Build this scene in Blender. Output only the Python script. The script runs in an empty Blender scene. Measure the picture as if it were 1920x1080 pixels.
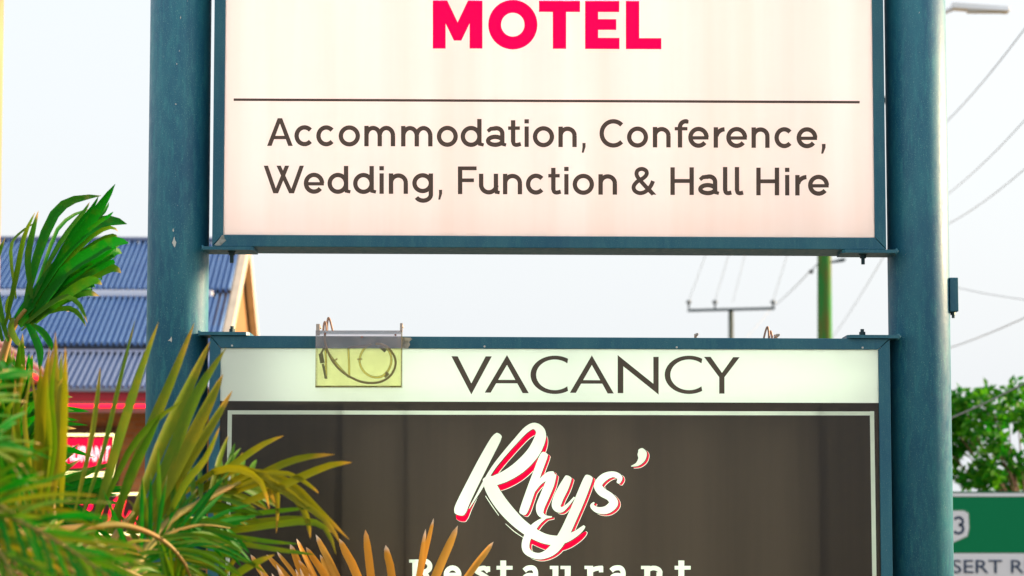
import bpy, bmesh, math, random
from mathutils import Vector, Matrix
from mathutils.geometry import delaunay_2d_cdt

R = math.radians
SC = bpy.context.scene
COL = SC.collection
random.seed(7)

# ------------------------------------------------------------------ camera
F = 5000.0                       # focal length in pixels of a 1920 wide frame
PITCH = math.asin(0.0195 * F / 1080)
CAM = Vector((0, 0, 1.6))
cd = bpy.data.cameras.new('camera')
cd.sensor_width = 36; cd.lens = 36 * F / 1920
cd.clip_start = 0.1; cd.clip_end = 6000
cd.dof.use_dof = True
cam = bpy.data.objects.new('camera', cd); COL.objects.link(cam)
cam.location = CAM; cam.rotation_euler = (R(90) + PITCH, 0, 0)
SC.camera = cam
D = 10.48                        # distance of the sign faces
cd.dof.focus_distance = 10.5
cd.dof.aperture_fstop = 4.4
cd.dof.aperture_blades = 7

# ------------------------------------------------------------------ world, sun, exposure
SUN_EL, SUN_ROT = R(12), R(73)
w = bpy.data.worlds.new('World'); SC.world = w; w.use_nodes = True
nt = w.node_tree
sky = nt.nodes.new('ShaderNodeTexSky'); sky.sky_type = 'NISHITA'; sky.sun_disc = False
sky.sun_elevation = SUN_EL; sky.sun_rotation = SUN_ROT
sky.dust_density = 8; sky.air_density = 1.0; sky.ozone_density = 1.0
mixh = nt.nodes.new('ShaderNodeMix'); mixh.data_type = 'RGBA'
mixh.inputs[0].default_value = 0.86
mixh.inputs[7].default_value = (1.97, 2.06, 2.14, 1)      # bright thin overcast
nt.links.new(sky.outputs[0], mixh.inputs[6])
bgn = nt.nodes['Background']; nt.links.new(mixh.outputs[2], bgn.inputs[0])
bgn.inputs[1].default_value = 0.1165
sd = bpy.data.lights.new('sun', 'SUN'); sd.energy = 3.0; sd.angle = R(11); sd.color = (1, .70, .42)
sun = bpy.data.objects.new('sun', sd); COL.objects.link(sun)
tosun = Vector((math.sin(SUN_ROT) * math.cos(SUN_EL), math.cos(SUN_ROT) * math.cos(SUN_EL), math.sin(SUN_EL)))
sun.rotation_euler = (-tosun).to_track_quat('-Z', 'Y').to_euler()
SC.view_settings.view_transform = 'Standard'; SC.view_settings.look = 'None'
SC.view_settings.exposure = 2.1; SC.view_settings.gamma = 1
SC.render.engine = 'CYCLES'
SC.cycles.use_denoising = True
SC.cycles.max_bounces = 10; SC.cycles.transparent_max_bounces = 24
SC.cycles.sample_clamp_indirect = 8

# ------------------------------------------------------------------ pixel -> point on a plane
cp, sp = math.cos(PITCH), math.sin(PITCH)
def ray(px, py):
    X = (px - 960) / F; v = (540 - py) / F
    return Vector((X, cp - v * sp, sp + v * cp))
def U(px, py, y):                # point on the vertical plane at distance y
    r = ray(px, py); return CAM + r * (y / r.y)
def UP(px, py, o, n):            # point on the plane through o with normal n
    r = ray(px, py); return CAM + r * ((o - CAM).dot(n) / r.dot(n))

# ------------------------------------------------------------------ materials
def mat(name, color, rough=.6, metal=0.0, spec=.5, noise=None, bump=None):
    m = bpy.data.materials.new(name); m.use_nodes = True
    t = m.node_tree; b = t.nodes['Principled BSDF']
    b.inputs['Base Color'].default_value = (*color, 1)
    b.inputs['Roughness'].default_value = rough; b.inputs['Metallic'].default_value = metal
    b.inputs['Specular IOR Level'].default_value = spec
    if noise:                    # (second colour, scale xyz, low, high)
        c2, scl, lo, hi = noise
        tc = t.nodes.new('ShaderNodeTexCoord'); mp = t.nodes.new('ShaderNodeMapping')
        mp.inputs['Scale'].default_value = scl
        nz = t.nodes.new('ShaderNodeTexNoise'); nz.inputs['Scale'].default_value = 1; nz.inputs['Detail'].default_value = 6
        rp = t.nodes.new('ShaderNodeMapRange'); rp.inputs[1].default_value = lo; rp.inputs[2].default_value = hi
        mx = t.nodes.new('ShaderNodeMix'); mx.data_type = 'RGBA'
        mx.inputs[6].default_value = (*color, 1); mx.inputs[7].default_value = (*c2, 1)
        t.links.new(tc.outputs['Object'], mp.inputs[0]); t.links.new(mp.outputs[0], nz.inputs[0])
        t.links.new(nz.outputs[0], rp.inputs[0]); t.links.new(rp.outputs[0], mx.inputs[0])
        t.links.new(mx.outputs[2], b.inputs['Base Color'])
    if bump:
        tc = t.nodes.new('ShaderNodeTexCoord')
        nz = t.nodes.new('ShaderNodeTexNoise'); nz.inputs['Scale'].default_value = bump[0]; nz.inputs['Detail'].default_value = 4
        bp = t.nodes.new('ShaderNodeBump'); bp.inputs['Strength'].default_value = bump[1]; bp.inputs['Distance'].default_value = .01
        t.links.new(tc.outputs['Object'], nz.inputs[0]); t.links.new(nz.outputs[0], bp.inputs['Height']); t.links.new(bp.outputs[0], b.inputs['Normal'])
    return m

def paint(name, base, light, chip_lo=.70):
    """weathered teal enamel: cloudy chalky patches, fine speckle, a few bare chips, rain streaks"""
    m = bpy.data.materials.new(name); m.use_nodes = True
    t = m.node_tree; b = t.nodes['Principled BSDF']; L = t.links.new
    tc = t.nodes.new('ShaderNodeTexCoord')
    def nz(scale, detail, rough=.6):
        mp = t.nodes.new('ShaderNodeMapping'); mp.inputs['Scale'].default_value = scale
        n = t.nodes.new('ShaderNodeTexNoise'); n.inputs['Scale'].default_value = 1; n.inputs['Detail'].default_value = detail
        n.inputs['Roughness'].default_value = rough
        L(tc.outputs['Object'], mp.inputs[0]); L(mp.outputs[0], n.inputs[0]); return n.outputs[0]
    def rng(x, lo, hi, a=0, c=1):
        r = t.nodes.new('ShaderNodeMapRange'); r.inputs[1].default_value = lo; r.inputs[2].default_value = hi
        r.inputs[3].default_value = a; r.inputs[4].default_value = c; L(x, r.inputs[0]); return r.outputs[0]
    def mix(f, a, c):
        x = t.nodes.new('ShaderNodeMix'); x.data_type = 'RGBA'; L(f, x.inputs[0])
        for k, v in ((6, a), (7, c)):
            if isinstance(v, tuple): x.inputs[k].default_value = (*v, 1)
            else: L(v, x.inputs[k])
        return x.outputs[2]
    c = mix(rng(nz((7, 7, 1.6), 5), .42, .68, 0, .75), base, light)
    c = mix(rng(nz((55, 55, 12), 5), .50, .68, 0, .7), c, light)
    c = mix(rng(nz((300, 300, 220), 2), .58, .72, 0, .65), c, (light[0] * 2 + .08, light[1] * 1.5 + .05, light[2] * 1.3))
    c = mix(rng(nz((2.5, 2.5, 2.2), 3), .5, .75, 0, .5), c, (base[0] * .5, base[1] * .55, base[2] * .8))
    c = mix(rng(nz((90, 90, 45), 5, .7), chip_lo, chip_lo + .03), c, (.55, .58, .55))
    L(c, b.inputs['Base Color'])
    L(rng(nz((40, 40, 20), 4), .3, .7, .36, .58), b.inputs['Roughness']); b.inputs['Specular IOR Level'].default_value = .45
    bp = t.nodes.new('ShaderNodeBump'); bp.inputs['Strength'].default_value = .25; bp.inputs['Distance'].default_value = .002
    L(nz((70, 70, 50), 5), bp.inputs['Height']); L(bp.outputs[0], b.inputs['Normal'])
    return m

def film(name, front, through, trans=.5, gloss=.06, rough=.12, streak=None, grime=0.0):
    """translucent sign acrylic or vinyl: lit by the tubes that stand behind it"""
    m = bpy.data.materials.new(name); m.use_nodes = True
    t = m.node_tree; L = t.links.new
    for n in list(t.nodes):
        if n.type == 'BSDF_PRINCIPLED': t.nodes.remove(n)
    out = t.nodes['Material Output']
    d = t.nodes.new('ShaderNodeBsdfDiffuse'); d.inputs[0].default_value = (*front, 1)
    tr = t.nodes.new('ShaderNodeBsdfTranslucent'); tr.inputs[0].default_value = (*through, 1)
    if streak:                   # dirt film that runs down the sheet
        tc = t.nodes.new('ShaderNodeTexCoord'); mp = t.nodes.new('ShaderNodeMapping'); mp.inputs['Scale'].default_value = streak[1]
        n = t.nodes.new('ShaderNodeTexNoise'); n.inputs['Scale'].default_value = 1; n.inputs['Detail'].default_value = 5
        r = t.nodes.new('ShaderNodeMapRange'); r.inputs[1].default_value = .35; r.inputs[2].default_value = .7
        x = t.nodes.new('ShaderNodeMix'); x.data_type = 'RGBA'
        x.inputs[6].default_value = (*through, 1); x.inputs[7].default_value = (*streak[0], 1)
        L(tc.outputs['Object'], mp.inputs[0]); L(mp.outputs[0], n.inputs[0]); L(n.outputs[0], r.inputs[0]); L(r.outputs[0], x.inputs[0]); L(x.outputs[2], tr.inputs[0])
    mx = t.nodes.new('ShaderNodeMixShader'); mx.inputs[0].default_value = trans
    L(d.outputs[0], mx.inputs[1]); L(tr.outputs[0], mx.inputs[2])
    g = t.nodes.new('ShaderNodeBsdfGlossy'); g.inputs['Roughness'].default_value = rough
    m2 = t.nodes.new('ShaderNodeMixShader'); m2.inputs[0].default_value = gloss
    L(mx.outputs[0], m2.inputs[1]); L(g.outputs[0], m2.inputs[2]); L(m2.outputs[0], out.inputs[0])
    return m

def emit(name, color, s):
    m = bpy.data.materials.new(name); m.use_nodes = True
    b = m.node_tree.nodes['Principled BSDF']
    b.inputs['Base Color'].default_value = (*color, 1)
    b.inputs['Emission Color'].default_value = (*color, 1); b.inputs['Emission Strength'].default_value = s
    return m

def leafmat(name, green, olive, tip, tipstart=.72, trans=.35, tipall=.35):
    """uv.x runs from leaf base to tip, uv.y is a number per leaf: dry tips and older, yellower leaves"""
    m = bpy.data.materials.new(name); m.use_nodes = True
    t = m.node_tree; L = t.links.new; b = t.nodes['Principled BSDF']; out = t.nodes['Material Output']
    uv = t.nodes.new('ShaderNodeUVMap'); sep = t.nodes.new('ShaderNodeSeparateXYZ'); L(uv.outputs[0], sep.inputs[0])
    tc = t.nodes.new('ShaderNodeTexCoord')
    nz = t.nodes.new('ShaderNodeTexNoise'); nz.inputs['Scale'].default_value = 14; nz.inputs['Detail'].default_value = 5
    L(tc.outputs['Object'], nz.inputs[0])
    def math_(op, a, c):
        n = t.nodes.new('ShaderNodeMath'); n.operation = op; n.use_clamp = True
        for k, v in ((0, a), (1, c)):
            if isinstance(v, (int, float)): n.inputs[k].default_value = v
            else: L(v, n.inputs[k])
        return n.outputs[0]
    def rng(x, lo, hi, a=0, c=1):
        r = t.nodes.new('ShaderNodeMapRange'); r.interpolation_type = 'SMOOTHSTEP'
        r.inputs[1].default_value = lo; r.inputs[2].default_value = hi
        r.inputs[3].default_value = a; r.inputs[4].default_value = c; L(x, r.inputs[0]); return r.outputs[0]
    def mix(f, a, c):
        x = t.nodes.new('ShaderNodeMix'); x.data_type = 'RGBA'; L(f, x.inputs[0])
        for k, v in ((6, a), (7, c)):
            if isinstance(v, tuple): x.inputs[k].default_value = (*v, 1)
            else: L(v, x.inputs[k])
        return x.outputs[2]
    c = mix(math_('ADD', rng(sep.outputs[1], .25, .95), rng(nz.outputs[0], .45, .75, -.1, .35)), green, olive)
    edge = math_('ADD', sep.outputs[0], rng(nz.outputs[0], .3, .7, -.06, .06))
    tipf = math_('MULTIPLY', rng(edge, tipstart, min(1, tipstart + .24)), rng(sep.outputs[1], tipall - .2, tipall + .2))
    c = mix(tipf, c, tip)
    L(c, b.inputs['Base Color']); b.inputs['Roughness'].default_value = .5; b.inputs['Specular IOR Level'].default_value = .22
    tr = t.nodes.new('ShaderNodeBsdfTranslucent'); L(c, tr.inputs[0])
    mx = t.nodes.new('ShaderNodeMixShader'); mx.inputs[0].default_value = trans
    L(b.outputs[0], mx.inputs[1]); L(tr.outputs[0], mx.inputs[2]); L(mx.outputs[0], out.inputs[0])
    return m

def acrylic(name, tint, haze, alpha_diff, trans_d=.5):
    m = bpy.data.materials.new(name); m.use_nodes = True
    t = m.node_tree; L = t.links.new; out = t.nodes['Material Output']
    for n in list(t.nodes):
        if n.type == 'BSDF_PRINCIPLED': t.nodes.remove(n)
    a = t.nodes.new('ShaderNodeBsdfTransparent'); a.inputs[0].default_value = (*tint, 1)
    d = t.nodes.new('ShaderNodeBsdfDiffuse'); d.inputs[0].default_value = (*haze, 1)
    x = t.nodes.new('ShaderNodeMixShader'); x.inputs[0].default_value = alpha_diff
    tc = t.nodes.new('ShaderNodeTexCoord'); n = t.nodes.new('ShaderNodeTexNoise'); n.inputs['Scale'].default_value = 22; n.inputs['Detail'].default_value = 6
    r = t.nodes.new('ShaderNodeMapRange'); r.inputs[1].default_value = .3; r.inputs[2].default_value = .75
    r.inputs[3].default_value = alpha_diff * .6; r.inputs[4].default_value = alpha_diff * 1.5
    L(tc.outputs['Object'], n.inputs[0]); L(n.outputs[0], r.inputs[0]); L(r.outputs[0], x.inputs[0])
    L(a.outputs[0], x.inputs[1]); L(d.outputs[0], x.inputs[2])
    g = t.nodes.new('ShaderNodeBsdfGlossy'); g.inputs['Roughness'].default_value = .08
    fr = t.nodes.new('ShaderNodeFresnel'); fr.inputs[0].default_value = 1.45
    y = t.nodes.new('ShaderNodeMixShader'); L(fr.outputs[0], y.inputs[0]); L(x.outputs[0], y.inputs[1]); L(g.outputs[0], y.inputs[2])
    L(y.outputs[0], out.inputs[0]); return m

TEAL = paint('teal_paint', (.012, .124, .21), (.035, .235, .285))
TEALF = paint('teal_frame_paint', (.010, .118, .188), (.03, .165, .215), .72)
BOLT = mat('dark_bolt', (.02, .05, .06), .45, .6)
STEEL = mat('bare_metal', (.42, .43, .40), .5, .4, noise=((.2, .22, .2), (60, 60, 60), .4, .65))
WHITE_IN = mat('cabinet_white', (.8, .8, .8), .8)
PANEL = film('warm_white_acrylic', (.80, .69, .62), (.92, .84, .785), .5, .02, streak=((.88, .74, .66), (9, 9, .35)))
PANELG = film('green_white_acrylic', (.80, .84, .82), (.80, .88, .72), .5, .08, .16)
DARKF = film('dark_print_film', (.022, .019, .018), (.058, .042, .029), .5, .03, .2, streak=((.051, .037, .026), (30, 30, 1.2)))
INK = film('brown_black_vinyl', (.030, .022, .018), (.06, .042, .030), .5, .03, .3)
PINK = film('pink_vinyl', (.78, .002, .07), (.97, .0, .085), .5, .004, .3)
RED = film('red_vinyl', (.70, .004, .045), (.80, .0, .035), .5, .004, .3)

# ------------------------------------------------------------------ mesh helpers
class MB:
    def __init__(s): s.v = []; s.f = []; s.m = []; s.uv = []
    def face(s, idx, m=0, uv=None): s.f.append(idx); s.m.append(m); s.uv.append(uv)
    def add(s, vs, fs, m=0):
        o = len(s.v); s.v += [Vector(v) for v in vs]
        for f in fs: s.face([o + i for i in f], m)
    def box(s, lo, hi, m=0):
        x0, y0, z0 = lo; x1, y1, z1 = hi
        s.add([(x0,y0,z0),(x1,y0,z0),(x1,y1,z0),(x0,y1,z0),(x0,y0,z1),(x1,y0,z1),(x1,y1,z1),(x0,y1,z1)],
              [(0,3,2,1),(4,5,6,7),(0,1,5,4),(1,2,6,5),(2,3,7,6),(3,0,4,7)], m)
    def hexa(s, a, b, m=0):      # two matching loops of points joined into a solid
        n = len(a)
        s.add(list(a) + list(b), [tuple(range(n))[::-1], tuple(range(n, 2 * n))] + [(i, (i + 1) % n, n + (i + 1) % n, n + i) for i in range(n)], m)
    def tube(s, pts, r, n=8, m=0, cap=True):
        pts = [Vector(p) for p in pts]; rr = r if isinstance(r, (list, tuple)) else [r] * len(pts)
        o = len(s.v); ref = None
        for i, p in enumerate(pts):
            t = (pts[min(i + 1, len(pts) - 1)] - pts[max(i - 1, 0)]).normalized()
            if ref is None: ref = t.orthogonal().normalized()
            ref = (ref - t * ref.dot(t)).normalized(); b = t.cross(ref)
            for k in range(n):
                a = 2 * math.pi * k / n
                s.v.append(p + (ref * math.cos(a) + b * math.sin(a)) * rr[i])
        for i in range(len(pts) - 1):
            for k in range(n):
                s.face([o + i*n + k, o + i*n + (k+1) % n, o + (i+1)*n + (k+1) % n, o + (i+1)*n + k], m)
        if cap:
            s.face([o + k for k in range(n)][::-1], m); s.face([o + (len(pts)-1)*n + k for k in range(n)], m)
    def build(s, name, mats, parent=None, smooth=False, bevel=0, origin=None):
        me = bpy.data.meshes.new(name)
        org = Vector(origin) if origin else Vector((0, 0, 0))
        me.from_pydata([tuple(v - org) for v in s.v], [], s.f)
        for mm in (mats if isinstance(mats, (list, tuple)) else [mats]): me.materials.append(mm)
        for p, k in zip(me.polygons, s.m): p.material_index = k; p.use_smooth = smooth
        if any(s.uv):
            l = me.uv_layers.new(name='UVMap')
            for p, u in zip(me.polygons, s.uv):
                if u:
                    for li, q in zip(p.loop_indices, u): l.data[li].uv = q
        me.update()
        o = bpy.data.objects.new(name, me); COL.objects.link(o); o.location = org
        if bevel:
            b = o.modifiers.new('bevel', 'BEVEL'); b.width = bevel; b.segments = 2; b.limit_method = 'ANGLE'
        if parent:
            o.parent = parent
            if origin: o.location = org - Vector(parent.location)
            elif parent.type == 'EMPTY' and parent.get('world_children', 1): o.location = -Vector(parent.location)
        return o
def tag(o, label, cat, group=None, kind=None):
    if label: o['label'] = label
    if cat: o['category'] = cat
    if group: o['group'] = group
    if kind: o['kind'] = kind
    return o
def thing(name, label, cat, loc=(0, 0, 0), group=None, rz=0):
    o = bpy.data.objects.new(name, None); COL.objects.link(o); o.location = loc; o.rotation_euler = (0, 0, rz)
    o.empty_display_size = .1
    return tag(o, label, cat, group)
def child_of_part(o, part):       # sub-part whose vertices are in world space like its part's
    o.parent = part; o.location = (0, 0, 0); return o

def crm(pts, n=8, closed=False):
    """Catmull-Rom through points of any dimension"""
    P = [tuple(map(float, p)) for p in pts]; out = []
    N = len(P); rng = range(N if closed else N - 1)
    for i in rng:
        p0 = P[(i-1) % N] if closed or i > 0 else P[i]
        p1 = P[i]; p2 = P[(i+1) % N]
        p3 = P[(i+2) % N] if closed or i + 2 < N else p2
        for k in range(n):
            t = k / n
            out.append(tuple(.5 * (2*b + (c-a)*t + (2*a - 5*b + 4*c - d)*t*t + (3*b - a - 3*c + d)*t**3) for a, b, c, d in zip(p0, p1, p2, p3)))
    if not closed: out.append(P[-1])
    return out

# ------------------------------------------------------------------ 2-D shapes for sign faces, in photo pixels
def rect(x0, y0, x1, y1): return [(x0, y0), (x1, y0), (x1, y1), (x0, y1)]
def stroke(pts, wd):              # ribbon round a centreline, one width or one per point
    n = len(pts); ws = wd if isinstance(wd, (list, tuple)) else [wd] * n
    a, b = [], []
    for i in range(n):
        x0, y0 = pts[max(i-1, 0)][:2]; x1, y1 = pts[min(i+1, n-1)][:2]
        dx, dy = x1 - x0, y1 - y0; l = math.hypot(dx, dy) or 1; nx, ny = -dy / l, dx / l
        a.append((pts[i][0] + nx * ws[i] / 2, pts[i][1] + ny * ws[i] / 2)); b.append((pts[i][0] - nx * ws[i] / 2, pts[i][1] - ny * ws[i] / 2))
    return a + b[::-1]
def arc(cx, cy, rx, ry, a0, a1, wd, n=18):   # degrees, 0 = right, 90 = up; rx, ry to the centreline
    return stroke([(cx + rx * math.cos(R(a0 + (a1-a0)*i/n)), cy - ry * math.sin(R(a0 + (a1-a0)*i/n))) for i in range(n+1)], wd)
def ring(cx, cy, rx, ry, wd): return [arc(cx, cy, rx, ry, -6, 186, wd, 24), arc(cx, cy, rx, ry, 174, 366, wd, 24)]

def glyph(ch, x0, x1, b, s=8.3, cap=52.0, xh=38.5):
    """light geometric sans: list of polygons; b = baseline y"""
    W = x1 - x0; h = s / 2; cx = (x0 + x1) / 2; t = b - xh; T = b - cap; mid = b - xh / 2
    ro = ((x1 - x0) / 2 - h, xh / 2 + .6 - h)
    if ch == 'o': return ring(cx, mid, *ro, s)
    if ch == 'c': return [arc(cx + 1, mid, ro[0] + 1, ro[1], 42, 318, s, 26)]
    if ch == 'e': return [arc(cx, mid, *ro, 0, 322, s, 28), rect(x0 + h, mid - 2.2, x1 - .6, mid + 4.2)]
    if ch in 'nh':
        r = W / 2 - h; a = min(r, 17)
        return [rect(x0, (t if ch == 'n' else T), x0 + s, b), arc(cx, t + h + r * .98, r, r * .98, 0, 175, s), rect(x1 - s, t + h + r * .97, x1, b)]
    if ch == 'm':
        m = (x0 + x1) / 2; out = [rect(x0, t, x0 + s, b)]
        for p, q in ((x0, m + h), (m - h, x1)):
            r = (q - p) / 2 - h; c = (p + q) / 2
            out += [arc(c, t + h + r * 1.15, r, r * 1.15, 0, 175, s), rect(q - s, t + h + r * 1.14, q, b)]
        return out
    if ch == 'u':
        r = W / 2 - h - 1; c = x0 + h + r
        return [rect(x0, t, x0 + s, b - r), arc(c, b - h - r + .6, r, r, 180, 355, s), rect(x1 - s - 3, t, x1 - 3, b - 6), stroke([(x1 - 3 - h, b - 10), (x1 - 2 - h, b - 4), (x1, b - 3)], [s, s, s * .8])]
    if ch == 'd':
        X = x1 - 4; c = (x0 + X) / 2; r = (X - x0) / 2 - h
        return ring(c, mid, r, ro[1], s) + [rect(X - s, T, X, b - 6), stroke([(X - h, b - 12), (X - h + .6, b - 5), (x1, b - 3.2)], [s, s, s * .75])]
    if ch == 'g':
        X = x1; c = (x0 + X) / 2; r = (X - x0) / 2 - h
        return ring(c, mid - 1, r, ro[1] - 1, s) + [rect(X - s, t, X, b + 2), arc(c + 1, b + 1, r - 1, 11.5, 208, 360, s)]
    if ch == 'a':
        X = x1 - 3
        return [arc(X - h - 11, t + h + 9.5, 11, 10, 0, 118, s), stroke([(x0 + 3.4, t + 9.5), (x0 + 9, t + 5), (X - h - 12, t + h - .3)], [s * .8, s * .95, s]),
                rect(X - s, t + h + 9, X, b - 6), stroke([(X - h, b - 12), (X - h + .6, b - 5), (x1, b - 3.2)], [s, s, s * .75]),
                ] + ring((x0 + X) / 2, b - 11.2, (X - x0) / 2 - h, 11.6 - h, s)
    if ch == 't':
        m = x0 + 9.5
        return [rect(m - h, b - 50, m + h, b - 9), rect(x0, t, x1 - 2, t + 6.6), stroke(crm([(m, b - 12), (m + 1.2, b - 6), (m + 6, b - 3.6), (x1, b - 5.5)], 5), s * .93)]
    if ch == 'i': return [rect(x0, t, x1, b), rect(x0 - .2, T, x1 + .2, T + 8)]
    if ch == 'l': return [rect(x0, T - 1, x0 + s, b - 9), stroke(crm([(x0 + h, b - 13), (x0 + h + 1, b - 6), (x0 + h + 5, b - 3.8), (x1, b - 5)], 5), s * .95)]
    if ch == 'f':
        m = x0 + 10
        return [rect(m - h, T + 13, m + h, b), rect(x0, t, x1 - 2, t + 6.4), arc(m + 11, T + 13.2, 11, 11.4 - 1, 75, 180, s), stroke([(m + 11, T + 3.4), (x1, T + 4)], [s * .9, s * .8])]
    if ch == 'r': return [rect(x0, t, x0 + s, b), arc(x1 + 1, t + h + 15, x1 - x0 - h, 15.2, 93, 172, s)]
    if ch == ',': return [[(x0 + 1, b - 8), (x1, b - 8), (x1, b - 1), (x0 + 3.4, b + 10.5), (x0 - .3, b + 10.5), (x0 + 1.2, b)]]
    if ch == 'A':
        return [[(x0, b), (cx - 4.2, T), (cx + 4.2, T), (x1, b), (x1 - 8.6, b), (cx, T + 10), (x0 + 8.6, b)], rect(x0 + 11.5, b - 19, x1 - 11.5, b - 12.6)]
    if ch == 'C': return [arc(x0 + 26, b - cap / 2, 26 - h, cap / 2 - h + .8, 44, 316, s, 28)]
    if ch == 'F': return [rect(x0, T, x0 + s, b), rect(x0 + h, T, x1, T + 7.2), rect(x0 + h, T + 22.5, x1 - 5, T + 29.5)]
    if ch == 'H': return [rect(x0, T, x0 + s, b), rect(x1 - s, T, x1, b), rect(x0 + h, T + 22, x1 - h, T + 29.4)]
    if ch == 'W':
        k = W / 76
        pa = lambda xa, ya, xb, yb: [(xa, ya), (xa + 8.2 * k, ya), (xb + 8.2 * k, yb), (xb, yb)]
        return [pa(x0, T, x0 + 18 * k, b), pa(x0 + 40 * k, T, x0 + 19 * k, b), pa(x0 + 24 * k, T, x0 + 48 * k, b), pa(x1 - 8.2 * k, T, x0 + 49 * k, b)]
    if ch == '&':
        f = lambda x, y: (x0 + x * W / 47, b - 52 + y)
        return [stroke([f(*p) for p in crm([(41, 51), (30, 40), (14, 22), (9.5, 13), (12, 6), (19.5, 3.4), (27, 6.5), (28.5, 13), (23, 20), (11, 27), (4.2, 36), (6, 44), (14, 48.5), (23, 47.5), (31, 42), (37, 34), (40.5, 26)], 5)], s * .92), [f(36, 51.8), f(47, 51.8), f(37, 41), f(31, 45)]]
    return []

class Face:
    """one flat sheet cut into differently coloured pieces that never overlap"""
    def __init__(s, y): s.y = y; s.sh = []
    def add(s, key, *polys):
        for p in polys: s.sh.append((key, [(float(a), float(c)) for a, c in p]))
    def cut(s):
        vs, es = [], []
        for key, p in s.sh:
            o = len(vs); q = []
            for c in p:
                if not q or math.hypot(c[0]-q[-1][0], c[1]-q[-1][1]) > .05: q.append(c)
            if math.hypot(q[0][0]-q[-1][0], q[0][1]-q[-1][1]) < .05: q.pop()
            vs += [Vector((a, c)) for a, c in q]; es += [(o + i, o + (i+1) % len(q)) for i in range(len(q))]
        V, E, Fc, *_ = delaunay_2d_cdt(vs, es, [], 0, 1e-3)
        boxes = [(min(a for a, _ in p), max(a for a, _ in p), min(c for _, c in p), max(c for _, c in p)) for _, p in s.sh]
        out = {}
        for f in Fc:
            cx = sum(V[i].x for i in f) / len(f); cy = sum(V[i].y for i in f) / len(f); key = None
            for k in range(len(s.sh) - 1, -1, -1):
                bx = boxes[k]
                if bx[0] <= cx <= bx[1] and bx[2] <= cy <= bx[3]:
                    p = s.sh[k][1]; wn = 0
                    for i in range(len(p)):
                        (x0, y0), (x1, y1) = p[i], p[(i+1) % len(p)]
                        if (y0 <= cy) != (y1 <= cy):
                            if x0 + (cy - y0) * (x1 - x0) / (y1 - y0) > cx: wn += 1 if y1 > y0 else -1
                    if wn: key = s.sh[k][0]; break
            if key: out.setdefault(key, []).append(list(f))
        s.V = V; return out
    def build(s, spec, parent):
        """spec: key -> (name, material)"""
        got = s.cut(); made = {}
        for key, (name, m) in spec.items():
            fs = got.get(key, [])
            if not fs: continue
            used = sorted({i for f in fs for i in f}); mp = {i: k for k, i in enumerate(used)}
            b = MB(); b.v = [U(s.V[i].x, s.V[i].y, s.y) for i in used]
            for f in fs:
                g = [mp[i] for i in f]
                a, c, d = (b.v[i] for i in g[:3])
                if (c - a).cross(d - a).y > 0: g.reverse()      # face the street
                b.face(g)
            made[key] = b.build(name, m, parent)
        return made

# ------------------------------------------------------------------ ground
def grid_sheet(name, x0, x1, y0, y1, z, m):
    b = MB(); b.add([(x0, y0, z), (x1, y0, z), (x1, y1, z), (x0, y1, z)], [(0, 1, 2, 3)])
    return b.build(name, m)
GRASS = mat('dry_grass_ground', (.10, .095, .05), .95, noise=((.17, .14, .09), (.6, .6, .6), .35, .65))
ASPH = mat('asphalt', (.05, .05, .05), .9, noise=((.07, .068, .065), (3, 3, 3), .35, .65))
tag(grid_sheet('ground', -3000, 3000, -200, 5500, 0, GRASS), None, None, kind='structure')
tag(grid_sheet('road', -300, 300, 15.5, 24, .004, ASPH), None, None, kind='structure')
kb = MB(); kb.box((-300, 15.2, 0), (300, 15.5, .13)); kb.box((-300, 24, 0), (300, 24.3, .13))
tag(kb.build('kerb', mat('concrete', (.3, .29, .27), .9)), None, None, kind='structure')

# ------------------------------------------------------------------ sign posts
RP = .1225
PY = D + .138
def sign_post(px, label):
    c = U(px, 540, PY)
    root = thing('sign_post', label, 'post', (c.x, PY, 0), 'posts carrying the lightbox signs')
    b = MB(); n = 64
    b.tube([(c.x, PY, -.02), (c.x, PY, 5.6)], RP, n)
    b.tube([(c.x, PY, 5.6), (c.x, PY, 5.612)], RP + .004, n)
    p = b.build('post_tube', TEAL, root, smooth=True)
    for f in p.data.polygons:
        if len(f.vertices) > 4: f.use_smooth = False
    fl = MB(); fl.tube([(c.x, PY, 0), (c.x, PY, .018)], .21, 32)
    for k in range(6):
        a = k * math.pi / 3; fl.tube([(c.x + .17 * math.cos(a), PY + .17 * math.sin(a), .018), (c.x + .17 * math.cos(a), PY + .17 * math.sin(a), .05)], .012, 6)
    fl.build('base_flange', TEALF, root)
    return root, c
postL, cL = sign_post(333.5, 'teal round steel post with white paint chips, behind palm leaves left of the signs')
postR, cR = sign_post(1722.5, 'teal round steel post right of the lit signs with small box on its side')

CABD = .265
upBL, upBR = U(397.5, 462, D), U(1662, 468, D)
loTL, loTR = U(393.5, 629, D), U(1668.5, 635, D)

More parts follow.
